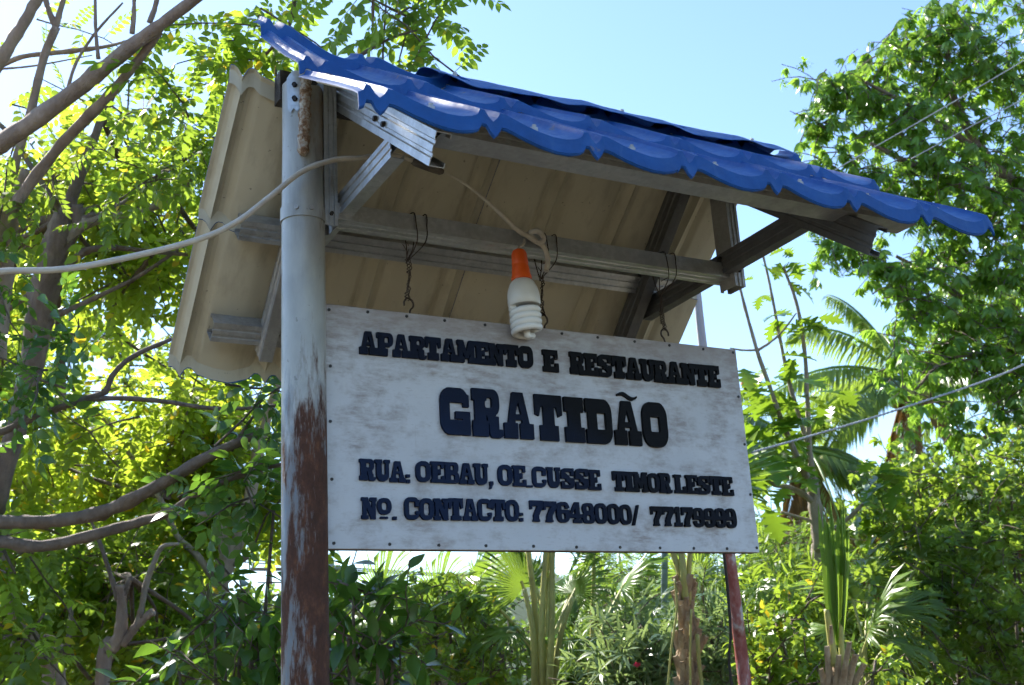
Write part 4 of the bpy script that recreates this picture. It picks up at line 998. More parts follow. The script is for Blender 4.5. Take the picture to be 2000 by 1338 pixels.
# ---- near glossy shrubs either side of the post
def near_shrub(label, bl, fx, depth, seed, sz=(.07, .105)):
    S = thing('shrub', label, 'shrub', foot(fx, 1400, depth), 'glossy leaved shrubs at the foot of the post')
    base = np.array(S.location)
    for q in bl:
        c = pt(*q[:2], q[4]); limb(S, [(base[0]+random.uniform(-.1, .1), base[1]+random.uniform(-.1, .1), 0, .014), (*((base+c)/2*np.array([1, 1, 1.1])), .010), (*c, .005)], 'twig', 'stem', 6, 4, True)
    tw, p, d, u = sprays(bl, (.25, .45), .045, .1, .1, .05); twigs(S, tw, .004)
    foliage(S, TBIG, 'leaf_near', p, d, u, rng.uniform(*sz, len(p)))
near_shrub('glossy dark leaved shrub right of the post foot below the sign', [(690, 1150, 50, 45, 3.75, .12, 4), (745, 1170, 40, 35, 3.8, .1, 3), (680, 1240, 70, 50, 3.8, .15, 5), (770, 1250, 50, 40, 3.85, .12, 4), (690, 1320, 80, 45, 3.8, .15, 6), (640, 1200, 30, 60, 3.9, .12, 3), (760, 1320, 50, 40, 3.9, .15, 4)], 690, 3.85, 1)
near_shrub('glossy dark leaved shrub left of the post foot', [(470, 1170, 50, 40, 4.0, .12, 3), (420, 1220, 60, 40, 4.0, .12, 4), (505, 1240, 50, 50, 4.0, .12, 5), (440, 1300, 80, 45, 3.9, .15, 6), (350, 1310, 50, 40, 4.0, .12, 3), (535, 990, 20, 45, 4.1, .1, 2), (520, 1320, 50, 40, 3.9, .12, 5)], 450, 4.0, 2)

# ---- right: tall broad tree
G = thing('tree', 'tall broad tree at right with drooping narrow bright green leaves', 'tree', foot(2330, 1250, 10.8))
base = np.array(G.location)
limb(G, [(*base, .30), (*pt(2310, 1100, 10.8), .26), (*pt(2260, 850, 10.8), .22), (*pt(2200, 600, 10.8), .18)], 'bark', 'trunk', 14, world=True)
for P in ([(2210, 620, 10.8, 70), (2100, 470, 10.8, 44), (2000, 380, 10.7, 30), (1920, 300, 10.6, 22), (1860, 180, 10.6, 14), (1850, 60, 10.6, 8)], [(2240, 760, 10.8, 56), (2120, 690, 10.7, 34), (2010, 670, 10.6, 24), (1900, 600, 10.5, 16), (1820, 540, 10.4, 10), (1750, 500, 10.4, 6)],
          [(2000, 380, 10.7, 24), (1900, 370, 10.4, 16), (1800, 330, 10.3, 11), (1700, 280, 10.2, 7)], [(1920, 300, 10.6, 14), (1800, 220, 10.4, 9), (1690, 160, 10.3, 6)], [(2010, 670, 10.6, 18), (1930, 690, 10.2, 12), (1850, 700, 10, 9), (1790, 760, 9.9, 5)], [(2250, 860, 10.8, 40), (2100, 840, 10.4, 22), (1980, 830, 10.1, 12), (1880, 880, 10, 6)],
          [(2200, 600, 10.8, 56), (2150, 300, 10.9, 36), (2050, 100, 10.9, 24), (1980, -60, 10.9, 14)]):
    limb(G, P, 'bark_dark')
blG = [(1860, 55, 100, 60, 10.6, .6, 24), (1770, 90, 80, 55, 10.6, .5, 18), (1700, 165, 80, 55, 10.4, .5, 18), (1620, 165, 60, 35, 10.3, .3, 10), (1605, 235, 35, 45, 10.2, .25, 8), (1625, 310, 40, 45, 10.2, .25, 9), (1680, 345, 45, 40, 10.2, .25, 8), (1740, 240, 90, 70, 10.4, .5, 24), (1850, 170, 100, 80, 10.8, .6, 26), (1960, 130, 90, 80, 10.8, .6, 22), (1820, 320, 110, 70, 10.3, .6, 28), (1930, 290, 110, 80, 10.8, .7, 28), (1770, 400, 90, 50, 10.2, .4, 16), (1900, 410, 110, 70, 10.4, .6, 26), (1990, 400, 90, 90, 10.6, .6, 20),
       (1620, 480, 40, 40, 10.2, .25, 8), (1700, 500, 50, 35, 10.2, .25, 8), (1780, 520, 70, 40, 10.2, .3, 13), (1870, 510, 80, 50, 10.4, .4, 17), (1960, 530, 80, 60, 10.4, .5, 18), (1730, 575, 55, 25, 10.0, .3, 8), (1800, 600, 70, 35, 10.0, .3, 12), (1890, 610, 90, 45, 10.2, .4, 16), (1980, 640, 70, 50, 10.3, .4, 14), (1760, 665, 45, 45, 9.8, .25, 10), (1740, 730, 40, 50, 9.8, .25, 9), (1790, 770, 40, 45, 9.8, .25, 9), (1830, 700, 60, 45, 10, .3, 12), (1910, 700, 70, 50, 10.1, .4, 13), (1985, 720, 60, 50, 10.2, .4, 11), (1770, 840, 35, 40, 9.8, .2, 7), (1850, 800, 45, 40, 9.9, .25, 8), (1900, 860, 45, 40, 10, .25, 8), (1970, 800, 50, 60, 10, .3, 11),
       (2120, 300, 150, 200, 10.9, .9, 34), (2120, 650, 130, 170, 10.6, .9, 24), (2000, -60, 150, 90, 10.9, .7, 14), (2100, 50, 120, 120, 11, .8, 16)]
tw, p, d, u = sprays([(*q[:5], q[5]*.75, max(2, int(q[6]*(1.3 if not (1690 < q[0] < 1800 and 540 < q[1] < 860) else .4)))) for q in blG], (.3, .6), .10, .35, .35, .5); twigs(G, tw, .007)
foliage(G, TW, 'leaf_mango', p, d*np.array([1, 1, .6])-np.array([0, 0, .15]), u, rng.uniform(.085, .125, len(p)), 300, 'leaf_cluster')

# ---- right: dense bush, lime shrub, grey shrub, yellow green shrub, feathery shrub
def bush(label, bl, fx, depth, Ts, mat, sz, gap, ln=(.2, .45), nobj=250, name='leaf_cluster', hang=.0, leafdrop=.0, group=None, stem='twig', kind='bush'):
    S = thing(kind, label, 'bush' if kind == 'bush' else kind, foot(fx, 1400, depth), group); base = np.array(S.location)
    for q in bl:
        c = pt(*q[:2], q[4]); mid = (base+c)/2+rng.normal(size=3)*.1; mid[2] = c[2]*.55
        limb(S, [(base[0]+random.uniform(-.12, .12), base[1]+random.uniform(-.12, .12), 0, .022), (*mid, .015), (*c, .006)], stem, 'stem', 6, 5, True)
    tw, p, d, u = sprays(bl, ln, gap, .1, hang, leafdrop); twigs(S, tw, .005)
    foliage(S, Ts, mat, p, d, u, rng.uniform(*sz, len(p)), nobj, name); return S
bush('dense rounded leaf bush filling the lower right corner', [(1790, 925, 60, 35, 7.4, .3, 9), (1870, 940, 90, 50, 7.2, .4, 16), (1970, 920, 80, 60, 7.2, .4, 16), (1760, 1010, 80, 50, 7.0, .4, 15), (1870, 1040, 110, 70, 6.8, .5, 24), (1980, 1060, 80, 90, 6.8, .5, 20), (1800, 1150, 100, 60, 6.6, .4, 20), (1920, 1170, 110, 80, 6.5, .5, 24), (1770, 1280, 90, 60, 6.4, .4, 16), (1890, 1300, 120, 70, 6.3, .5, 24), (1990, 1270, 80, 80, 6.3, .4, 16), (2120, 1120, 120, 200, 6.8, .7, 24)], 1900, 6.8, TB, 'leaf_bush', (.045, .062), .055, nobj=300)
bush('lime green shrub between the red pole and the upright spear palm', [(1515, 1215, 40, 28, 5.2, .15, 6), (1570, 1185, 45, 25, 5.3, .15, 6), (1500, 1275, 45, 35, 5.1, .15, 7), (1580, 1290, 50, 40, 5.1, .15, 8), (1530, 1335, 80, 35, 5.0, .2, 9), (1480, 1330, 40, 30, 5.1, .15, 5), (1710, 1290, 50, 40, 5.4, .15, 6)], 1550, 5.1, TB, 'leaf_lime', (.042, .058), .06, (.15, .3))
ole = bush('grey green narrow leaved shrub with one pink flower', [(1240, 1240, 55, 35, 5.6, .2, 8), (1210, 1295, 60, 40, 5.5, .2, 10), (1280, 1300, 50, 45, 5.5, .2, 9), (1395, 1220, 30, 50, 5.7, .2, 7), (1405, 1300, 35, 50, 5.6, .2, 8), (1240, 1345, 90, 30, 5.4, .2, 8)], 1260, 5.6, TO, 'leaf_grey', (.09, .13), .06, (.2, .4))
c = pt(1244, 1304, 5.25); b = MB()
for k in range(11):
    a = k*2.4; e = .3+.06*k; d_ = np.array([math.cos(a)*e, math.sin(a)*e*.6-.5, .75]); d_ = unit(d_); s_ = unit(np.cross(d_, [0, 0, 1])); w_ = .011
    b.add([c, c+d_*.016-s_*w_, c+d_*.028, c+d_*.016+s_*w_], [(0, 1, 2, 3)])
build(b, 'flower', 'pink', ole, False)
bush('yellow green small leaved shrub under the sign', [(850, 1180, 50, 30, 6.6, .2, 7), (920, 1175, 50, 30, 6.6, .2, 7), (880, 1230, 80, 40, 6.5, .3, 13), (960, 1240, 50, 40, 6.5, .2, 8), (840, 1290, 80, 40, 6.5, .3, 11), (930, 1310, 90, 40, 6.4, .3, 12), (800, 1215, 40, 40, 6.6, .2, 5)], 890, 6.6, TB, 'leaf_lime', (.038, .052), .055, (.2, .4))
bush('feathery light green shrub behind the sign foot', [(1180, 1125, 70, 40, 9.0, .5, 10), (1260, 1130, 60, 45, 9.0, .5, 10), (1200, 1190, 80, 40, 8.8, .5, 9), (1390, 1140, 50, 50, 9.0, .5, 9), (1330, 1110, 60, 40, 9.2, .5, 8)], 1240, 9.0, TFINE, 'leaf_fine', (.28, .42), .10, (.4, .8), 200, 'leaf', .3, .3)
bush('feathery pale green shrub right of the sign corner', [(1500, 1075, 50, 40, 8.2, .4, 9), (1545, 1110, 50, 45, 8.2, .4, 9), (1475, 1140, 50, 40, 8.2, .4, 8), (1580, 1060, 40, 35, 8.4, .4, 6), (1640, 1110, 50, 50, 8.6, .4, 8)], 1530, 8.2, TFINE, 'leaf_fine', (.25, .38), .10, (.35, .7), 200, 'leaf', .3, .3)
bush('dark narrow leaved thicket right of the leaning red pole', [(1490, 1200, 50, 50, 7.0, .4, 9), (1550, 1190, 60, 50, 7.2, .4, 9), (1600, 1170, 60, 60, 7.4, .4, 9), (1480, 1290, 60, 60, 6.8, .4, 9), (1700, 1230, 80, 60, 7.2, .4, 11), (1370, 1280, 60, 60, 7.2, .4, 8)], 1560, 7.2, TO, 'leaf_bush', (.10, .15), .06, (.3, .6), 200)

# ---- fan palms
def T_fan(n_=30, spread=250, split=.5, droop=.18, fold=.035, seed=0):
    r = random.Random(seed); V = [(0, 0, 0)]; F_ = []
    for i in range(n_):
        a0 = math.radians(-spread/2+spread*i/n_); a1 = math.radians(-spread/2+spread*(i+1)/n_); am = (a0+a1)/2
        ln = (1-.22*abs(am)/math.radians(spread/2))*r.uniform(.78, 1.1); dr = droop*r.uniform(.5, 1.6)
        q = lambda a, rad, z: (math.sin(a)*rad, math.cos(a)*rad, z)
        k = len(V); V += [q(a0, split, 0), q(am, split, fold), q(a1, split, 0), q(am+r.uniform(-.03, .03), ln*.82, fold*.5-dr*.35), q(am+r.uniform(-.06, .06), ln, -dr), q(a0+.52*(am-a0)+r.uniform(-.02, .02), ln*.70, -dr*.25), q(a1-.52*(a1-am)+r.uniform(-.02, .02), ln*.70, -dr*.25)]
        F_ += [(0, k, k+1), (0, k+1, k+2), (k, k+5, k+3, k+1), (k+1, k+3, k+6, k+2), (k+5, k+4, k+3), (k+3, k+4, k+6)]
    return np.array(V), np.array(tris(F_))
FANS = [T_fan(34, 225, .30, .30, .03, 1), T_fan(30, 185, .34, .55, .035, 2), T_fan(36, 255, .27, .42, .03, 3)]
FAN_ME = {}
def fan_leaf(parent, hx, hy, dep, ang, r, root, k=0, face=.75, mat='leaf_fan', pr=.010):
    base = np.array(root_of(parent).location); h = pt(hx, hy, dep); a = math.radians(ang)
    dirn = unit(RT*math.cos(a) - DN*math.sin(a) + FW*random.uniform(-.25, .25))
    nrm = unit(-FW*face + np.array([0, 0, 1])*(1-face) + rng.normal(size=3)*.15)
    if (k, mat) not in FAN_ME: FAN_ME[(k, mat)] = fastmesh('leaf', *FANS[k], mat)
    o = bpy.data.objects.new('leaf', FAN_ME[(k, mat)]); COL.objects.link(o); o.parent = parent
    M_ = frames(dirn[None], nrm[None])[0]*r; p = h-base
    o.matrix_basis = Matrix([[*M_[0], p[0]], [*M_[1], p[1]], [*M_[2], p[2]], [0, 0, 0, 1]])
    root = np.array(root); mid = (root+h)/2 + unit(h-root)*0 + np.array([0, 0, .08])-dirn*.05
    b = MB(); pp = catmull([root, mid, h, h+dirn*r*.12], 6); b.tube(pp, list(np.linspace(pr, pr*.5, len(pp))), 6); build(b, 'petiole', 'petiole', parent, True, None)
def palm(label, fx, dep, fans, crown_px, trunk_r=.06, mat='leaf_fan', pr=.010):
    S = thing('fan_palm', label, 'palm', foot(fx, 1338, dep), 'fan palms under and beside the sign'); base = np.array(S.location); top = pt(*crown_px, dep)
    if top[2] > .3: limb(S, [(*base, trunk_r*1.25), (*((base+top)/2), trunk_r), (*top, trunk_r*.75)], 'palmbark', 'trunk', 10, 5, True)
    for i, (hx, hy, dd, ang, r) in enumerate(fans):
        fan_leaf(S, hx, hy, dd, ang+random.uniform(-12, 12), r, top+rng.normal(size=3)*.03, i % 3, random.uniform(-.1, .4), mat, pr)
    return S
palm('yellow stalked fan palm in the middle below the sign', 1065, 6.3, [(1022, 1148, 6.3, 118, .32), (1075, 1060, 6.5, 85, .34), (1000, 1235, 6.2, 185, .26), (1120, 1160, 6.6, 55, .28), (960, 1175, 6.5, 165, .28), (1110, 1250, 6.3, 10, .26), (1035, 1110, 6.7, 140, .34), (1150, 1080, 6.8, 70, .34)], (1065, 1380), .07, pr=.014)
MID = [o for o in bpy.data.objects if o.get('label') == 'yellow stalked fan palm in the middle below the sign'][0]
for P in ([(1062, 1345, 6.0), (1058, 1220, 6.0), (1066, 1080, 6.05), (1075, 960, 6.1)], [(1045, 1345, 6.05), (1040, 1230, 6.05), (1024, 1150, 6.1)], [(1072, 1345, 5.98), (1078, 1210, 6.0), (1080, 1070, 6.05), (1100, 950, 6.1)], [(1054, 1345, 6.1), (1046, 1200, 6.1), (1030, 1060, 6.15), (1020, 960, 6.2)], [(1080, 1345, 6.1), (1095, 1240, 6.1), (1120, 1165, 6.15)]):
    pp = catmull([pt(*q) for q in P], 6); b = MB(); b.tube(pp, list(np.linspace(.020, .011, len(pp))), 6); build(b, 'petiole', 'petiole', MID, True, None)
palm('fan palm with a broad blade right of the post below the sign', 745, 8.4, [(745, 1160, 8.4, 95, .42), (690, 1190, 8.5, 150, .42), (800, 1180, 8.6, 40, .42), (660, 1150, 8.8, 120, .45), (770, 1225, 8.3, 300, .36), (720, 1240, 8.3, 230, .36)], (750, 1300), .09)
palm('fan palm with upright blades left of the middle below the sign', 850, 8.0, [(855, 1160, 8.0, 92, .36), (905, 1170, 8.2, 50, .38), (820, 1185, 8.1, 140, .36), (935, 1130, 8.6, 80, .44), (880, 1215, 7.9, 20, .32)], (860, 1290), .08)
palm('low fan palm right of the spear palm', 1690, 5.9, [(1700, 1230, 5.9, 75, .36), (1665, 1170, 6.2, 115, .30), (1740, 1200, 6.1, 35, .32), (1700, 1130, 6.6, 75, .32), (1640, 1240, 6.0, 165, .26), (1735, 1260, 5.9, 5, .28), (1575, 1150, 6.6, 165, .34), (1795, 1090, 6.8, 70, .36), (1800, 1130, 6.7, 20, .30), (1860, 1110, 6.8, 60, .34)], (1695, 1400), .08, 'leaf_coco')
palm('fan palm with young green blades left of the booted trunk', 1165, 6.8, [(1160, 1090, 6.8, 100, .34), (1185, 1300, 6.2, 80, .26), (1130, 1290, 6.4, 110, .28), (1215, 1150, 7.2, 60, .36), (1250, 1200, 7.0, 20, .34)], (1160, 1380), .05, pr=.016)
palm('dark fan palm between the booted trunk and the leaning red pole', 1370, 7.4, [(1385, 1150, 7.4, 260, .30), (1360, 1130, 7.6, 100, .36), (1410, 1170, 7.5, 60, .30)], (1375, 1330), .06, 'leaf_coco')
# palm trunk clad in cut leaf bases
def booted(label, path, boots, petioles, spear=None):
    S = thing('fan_palm', label, 'palm', foot(path[0][0], 1338, path[0][2]), 'fan palms under and beside the sign'); base = np.array(S.location)
    limb(S, [(*base, path[0][3]*path[0][2]/F/2*1.1)]+[(*pt(a, b_, c_), w*c_/F/2) for a, b_, c_, w in path], 'palmbark', 'trunk', 12, 5, True)
    for (x, y, dd, ang, ln, w) in boots:
        a = math.radians(ang); p = pt(x, y, dd); dirn = unit(RT*math.cos(a)-DN*math.sin(a)-FW*random.uniform(.05, .6)); s_ = unit(np.cross(dirn, FW)); nn_ = np.cross(s_, dirn); k = dd/F
        b = MB(); sec = [(-1, -.15), (-.6, .28), (0, .42), (.6, .28), (1, -.15), (0, .02)]
        v = []
        for t, f_ in ((0, 1.15), (.55, .85), (1, .7)):
            v += [p+dirn*ln*k*t+s_*w*k/2*a_*f_-nn_*w*k/2*b_*f_*(1 if np.dot(nn_, FW) > 0 else -1) for a_, b_ in sec]
        f = [(i*6+j, i*6+(j+1) % 6, (i+1)*6+(j+1) % 6, (i+1)*6+j) for i in range(2) for j in range(6)]+[(5, 4, 3, 2, 1, 0), (12, 13, 14, 15, 16, 17)]
        b.add(v, f); build(b, 'leaf_base', 'boot', S, True, 40)
    for P, w0, w1 in petioles:
        pp = catmull([pt(*q) for q in P], 6); b = MB(); b.tube(pp, list(np.linspace(w0, w1, len(pp))*P[0][2]/F/2), 8); build(b, 'petiole', 'petiole', S, True, None)
    return S
boots = []
for i in range(30):
    y = 1350-i*7.0; sd_ = (-.95, .8, -.30, .35, .95, -.7)[i % 6]+random.uniform(-.15, .15); wd = 46-(1338-y)*.14
    boots.append((1345-(1345-y)*.05+sd_*wd*.34, y, 5.0-.035*(1.1-abs(sd_)), 92-sd_*20+random.uniform(-13, 13), random.uniform(30, 60), random.uniform(11, 19)))
bp = booted('palm trunk clad in cut tan leaf bases below the sign', [(1348, 1345, 5.0, 46), (1345, 1280, 5.0, 42), (1342, 1220, 5.0, 34), (1338, 1165, 5.0, 24), (1334, 1120, 5.0, 16)], boots,
       [([(1335, 1175, 4.98), (1328, 1120, 4.98), (1312, 1070, 5.0), (1290, 960, 5.05)], 15, 10), ([(1338, 1170, 4.96), (1334, 1110, 4.96), (1330, 1050, 5.0), (1340, 940, 5.05)], 15, 10), ([(1344, 1180, 4.98), (1345, 1110, 4.98), (1352, 1050, 5.0), (1372, 950, 5.05)], 13, 9), ([(1318, 1130, 4.95), (1322, 1190, 4.93), (1312, 1260, 4.92), (1304, 1345, 4.92)], 5, 4), ([(1350, 1190, 4.9), (1348, 1270, 4.9), (1349, 1345, 4.9)], 5, 4), ([(1362, 1240, 4.92), (1366, 1300, 4.92), (1372, 1345, 4.92)], 9, 7)])
for hx, hy, dd, an, r in ((1290, 960, 5.05, 110, .45), (1340, 940, 5.05, 90, .45), (1372, 950, 5.05, 70, .45)):
    fan_leaf(bp, hx, hy, dd, an, r, pt(hx, hy+20, dd), 1, .8)
boots = [(1622, 1345, 4.8, 98, 92, 15), (1634, 1345, 4.78, 93, 80, 14), (1652, 1345, 4.8, 84, 88, 18), (1644, 1345, 4.77, 90, 118, 14), (1664, 1345, 4.82, 72, 62, 16), (1612, 1345, 4.82, 106, 48, 14), (1625, 1290, 4.8, 98, 84, 9), (1641, 1260, 4.8, 91, 90, 8)]
sp = booted('upright spear palm with folded young leaf at lower right', [(1640, 1400, 4.8, 48), (1640, 1345, 4.8, 36), (1638, 1290, 4.8, 20)], boots, [([(1630, 1300, 4.78), (1622, 1240, 4.78), (1615, 1190, 4.78)], 18, 12), ([(1646, 1310, 4.78), (1643, 1250, 4.78), (1641, 1210, 4.78)], 13, 9)])
for k, (x0, x1, x2, yt, w) in enumerate([(1628, 1612, 1598, 985, 13), (1632, 1620, 1608, 1000, 12), (1636, 1632, 1622, 978, 13), (1640, 1642, 1636, 1000, 13), (1643, 1650, 1648, 980, 12), (1638, 1626, 1614, 1020, 12), (1645, 1655, 1656, 1040, 10), (1641, 1646, 1643, 960, 9)]):
    P = [pt(x0, 1260, 4.79), pt((x0+x1)/2, 1190, 4.77-.01*(k % 3)), pt(x1, 1100, 4.76-.012*(k % 3)), pt((x1+x2)/2, 1040, 4.76-.012*(k % 2)), pt(x2, yt, 4.76)]
    pp = catmull(P, 5); ws_ = np.interp(np.linspace(0, 1, len(pp)), [0, .3, .7, 1], [.35, 1, .9, .08])*w*4.8/F
    v = []; f = []
    for q, w_ in zip(pp, ws_): v += [q-RT*w_*.5+FW*w_*.4, q-FW*.002, q+RT*w_*.5+FW*w_*.4]
    for i in range(len(pp)-1): f += [(i*3, i*3+1, i*3+4, i*3+3), (i*3+1, i*3+2, i*3+5, i*3+4)]
    mesh('spear_blade', v, f, 'leaf_fan', sp, False)

# ---- coconut palms
def frond(parent, c, az, el, ln, droop, mat='leaf_coco', n_=66, lf=.50):
    """arching rachis with two rows of hanging leaflets; c world point"""
    d0 = np.array([math.cos(az)*math.cos(el), math.sin(az)*math.cos(el), math.sin(el)])
    ax = lambda t: c + d0*ln*t + np.array([0, 0, -droop*ln*t*t])
    parts = []; pp = [ax(t) for t in np.linspace(0, 1, 12)]; b = MB(); b.tube(pp, list(np.linspace(.03, .005, 12)), 5); parts.append((np.array(b.v), np.array(tris(b.f))))
    pos, d, u, s_ = [], [], [], []
    for i in range(n_):
        t = .12+.87*i/n_; tg = unit(ax(t+.01)-ax(t-.01)); sd = unit(np.cross(tg, [0, 0, 1]))
        for s in (-1, 1):
            pos.append(ax(t)); d.append(unit(sd*s*.75+tg*.55+np.array([0, 0, -.45-random.uniform(0, .35)]))); u.append(unit(np.array([0, 0, 1])+sd*s*.4)); s_.append(lf*(1-.55*abs(t-.42)/.58)*random.uniform(.85, 1.1))
    parts.append(inst(T_leaf(.075, .15, .28), np.array(pos), np.array(d), np.array(u), np.array(s_)))
    V, F_ = join(parts); V = V-np.array(root_of(parent).location)
    return put('frond', fastmesh('frond', V, F_, mat), parent)
def coconut(label, cpx, dep, fx, fy, fr, dead, r=.14, ln=2.6):
    c = pt(*cpx, dep); base = pt(fx, fy, dep); base[2] = 0
    S = thing('coconut_palm', label, 'palm', base, 'coconut palms behind the sign')
    limb(S, [(*base, r*1.4), (*((base*2+c)/3), r), (*((base+c*2)/3), r*.9), (*c, r*.8)], 'bark_pale', 'trunk', 12, 6, True)
    for az, el, l_, dr in fr: frond(S, c, math.radians(az), math.radians(el), ln*l_, dr)
    for az, el, l_, dr in dead: frond(S, c, math.radians(az), math.radians(el), ln*l_, dr, 'leaf_dead')
    for k in range(5):
        a = k*1.3; q = c+np.array([math.cos(a)*.22, math.sin(a)*.22, -.22]); b = MB(); b.tube([q+np.array([0, 0, z]) for z in (.13, .10, .04, -.04, -.10, -.13)], [.02, .07, .105, .105, .06, .01], 8); build(b, 'coconut', 'petiole', S, True, None)
    return S
# right direction in the picture is about azimuth -28, towards the lens about -119
coconut('coconut palm behind the tall green tree, trunk in view', (1775, 745), 15, 1785, 1338, [(150, 55, 1, .55), (165, 25, 1, .6), (-170, 5, .95, .75), (120, 70, 1, .4), (60, 60, 1, .5), (20, 35, 1, .65), (-20, 20, 1, .7), (-60, 10, .9, .8), (-100, 25, .8, .9), (175, -10, .85, .7), (100, 30, 1, .6), (-40, 50, 1, .6)], [(-150, -45, .8, .6), (-30, -50, .85, .5), (-70, -55, .7, .5), (160, -60, .75, .45)])
coconut('coconut palm with dry hanging fronds right of the sign', (1565, 880), 13, 1560, 1338, [(160, 50, .8, .6), (175, 15, .85, .8), (30, 50, .85, .6), (0, 15, .9, .8), (-25, 0, .9, .8), (-60, -10, .8, .7), (-120, 0, .6, .9), (90, 60, .9, .4), (-10, 60, .8, .5), (-40, -25, .8, .6), (140, -15, .8, .7)], [(-140, -65, .75, .3), (-110, -70, .7, .3), (-50, -65, .75, .3), (180, -60, .7, .4)], ln=2.3)
coconut('coconut palm glimpsed through the tree at the right edge', (2060, 590), 17, 2080, 1338, [(150, 40, 1, .6), (165, 10, 1, .5), (180, 25, 1, .6), (-150, 0, .9, .7), (-28, 30, 1, .6), (60, 50, 1, .5), (-90, 20, .8, .7), (140, -20, 1, .5)], [(170, -50, .8, .5)])
coconut('coconut palm low behind the sign foot', (1215, 1130), 17, 1215, 1338, [(150, 30, .7, .7), (175, 10, .7, .8), (-28, 20, .7, .8), (60, 60, .7, .5), (-60, 10, .6, .8), (-120, 20, .5, .9)], [(-100, -60, .5, .4)], ln=2.2)

# ---- breadfruit sapling with lobed leaves
def T_lobed(seed):
    r = random.Random(seed); ys = [0, .10, .2, .24, .36, .42, .46, .60, .64, .68, .80, .84, .92, 1]; ws = [.02, .16, .40, .14, .48, .46, .16, .44, .38, .14, .30, .12, .08, 0]
    V = []; F_ = []
    for y, w in zip(ys, ws):
        z = -.22*y*y; V += [(-w*.9, y+.22*w, z+.12*w), (0, y, z), (w*.9, y+.22*w, z+.12*w)]
    for i in range(len(ys)-1):
        a = i*3; F_ += [(a, a+1, a+4, a+3), (a+1, a+2, a+5, a+4)]
    return np.array(V, float), np.array(tris(F_))
H = thing('breadfruit_tree', 'thin breadfruit tree with big lobed leaves beside the sign edge', 'tree', foot(1608, 1338, 7.2)); base = np.array(H.location)
limb(H, [(*base, .06), (*pt(1606, 1150, 7.2), .05), (*pt(1600, 1060, 7.2), .045), (*pt(1592, 990, 7.2), .042), (*pt(1586, 935, 7.2), .036)], 'bark_pale', 'trunk', 10, world=True)
for P in ([(1590, 960, 7.2, 16), (1560, 900, 7.1, 13), (1530, 830, 7.1, 10), (1505, 760, 7.1, 9), (1480, 690, 7.1, 8), (1455, 600, 7.1, 6), (1436, 525, 7.1, 4)], [(1588, 940, 7.2, 15), (1581, 870, 7.2, 11), (1577, 780, 7.2, 9), (1572, 690, 7.2, 8), (1558, 600, 7.2, 7), (1530, 520, 7.2, 5)],
          [(1582, 880, 7.3, 10), (1545, 760, 7.3, 8), (1525, 670, 7.3, 7), (1512, 600, 7.3, 6), (1500, 540, 7.3, 5), (1486, 480, 7.3, 4)], [(1478, 685, 7.1, 6), (1505, 668, 7.1, 5), (1530, 645, 7.15, 4), (1555, 612, 7.2, 3)], [(1476, 684, 7.1, 5), (1450, 684, 7.1, 4), (1425, 680, 7.1, 3)],
          [(1590, 980, 7.2, 13), (1550, 955, 7.1, 11), (1510, 945, 7.1, 9), (1470, 915, 7.0, 6)], [(1594, 1020, 7.2, 7), (1560, 1010, 7.2, 6), (1525, 1000, 7.2, 5)], [(1600, 1050, 7.2, 10), (1660, 1010, 7.0, 8), (1715, 950, 6.9, 6)]):
    limb(H, P, 'bark_pale', 'branch', 7)
pos, d, u, s_ = [], [], [], []
for x, y, dd, n_, sz, spread in [(1500, 486, 7.3, 5, .17, .1), (1535, 525, 7.2, 6, .19, .1), (1490, 560, 7.2, 4, .14, .1), (1525, 610, 7.25, 6, .20, .1), (1590, 632, 7.1, 7, .20, .05), (1465, 745, 7.0, 6, .22, .1), (1545, 700, 7.2, 5, .24, .12), (1520, 760, 7.2, 8, .30, .15), (1550, 800, 7.2, 8, .30, .15), (1500, 830, 7.1, 8, .30, .15), (1470, 850, 7.0, 7, .30, .12), (1540, 870, 7.2, 8, .28, .15), (1480, 920, 7.0, 8, .30, .12), (1510, 950, 7.0, 5, .28, .1), (1600, 790, 7.4, 5, .24, .1), (1720, 925, 6.9, 8, .24, .08), (1690, 1000, 6.9, 5, .2, .08), (1690, 1060, 6.8, 7, .24, .1), (1640, 1080, 7.0, 4, .2, .1)]:
    c = pt(x, y, dd)
    for k in range(n_):
        a = k*2.4+random.random(); o = np.array([math.cos(a), math.sin(a), random.uniform(-1.1, .25)])
        pos.append(c+rng.normal(size=3)*spread*.6); d.append(unit(o)); u.append(unit(np.array([0, 0, 1])+rng.normal(size=3)*.25-o*.2)); s_.append(sz*random.uniform(.7, 1.05)*.88)
foliage(H, [T_lobed(1)], 'leaf_bread', np.array(pos), np.array(d), np.array(u), np.array(s_), 300)
q = pt(1455, 748, 7.0); b = MB(); b.tube([q+np.array([0, 0, z]) for z in (.035, .02, 0, -.03, -.04)], [.006, .02, .027, .02, .006], 10); build(b, 'fruit', 'fruit', H, True, None)

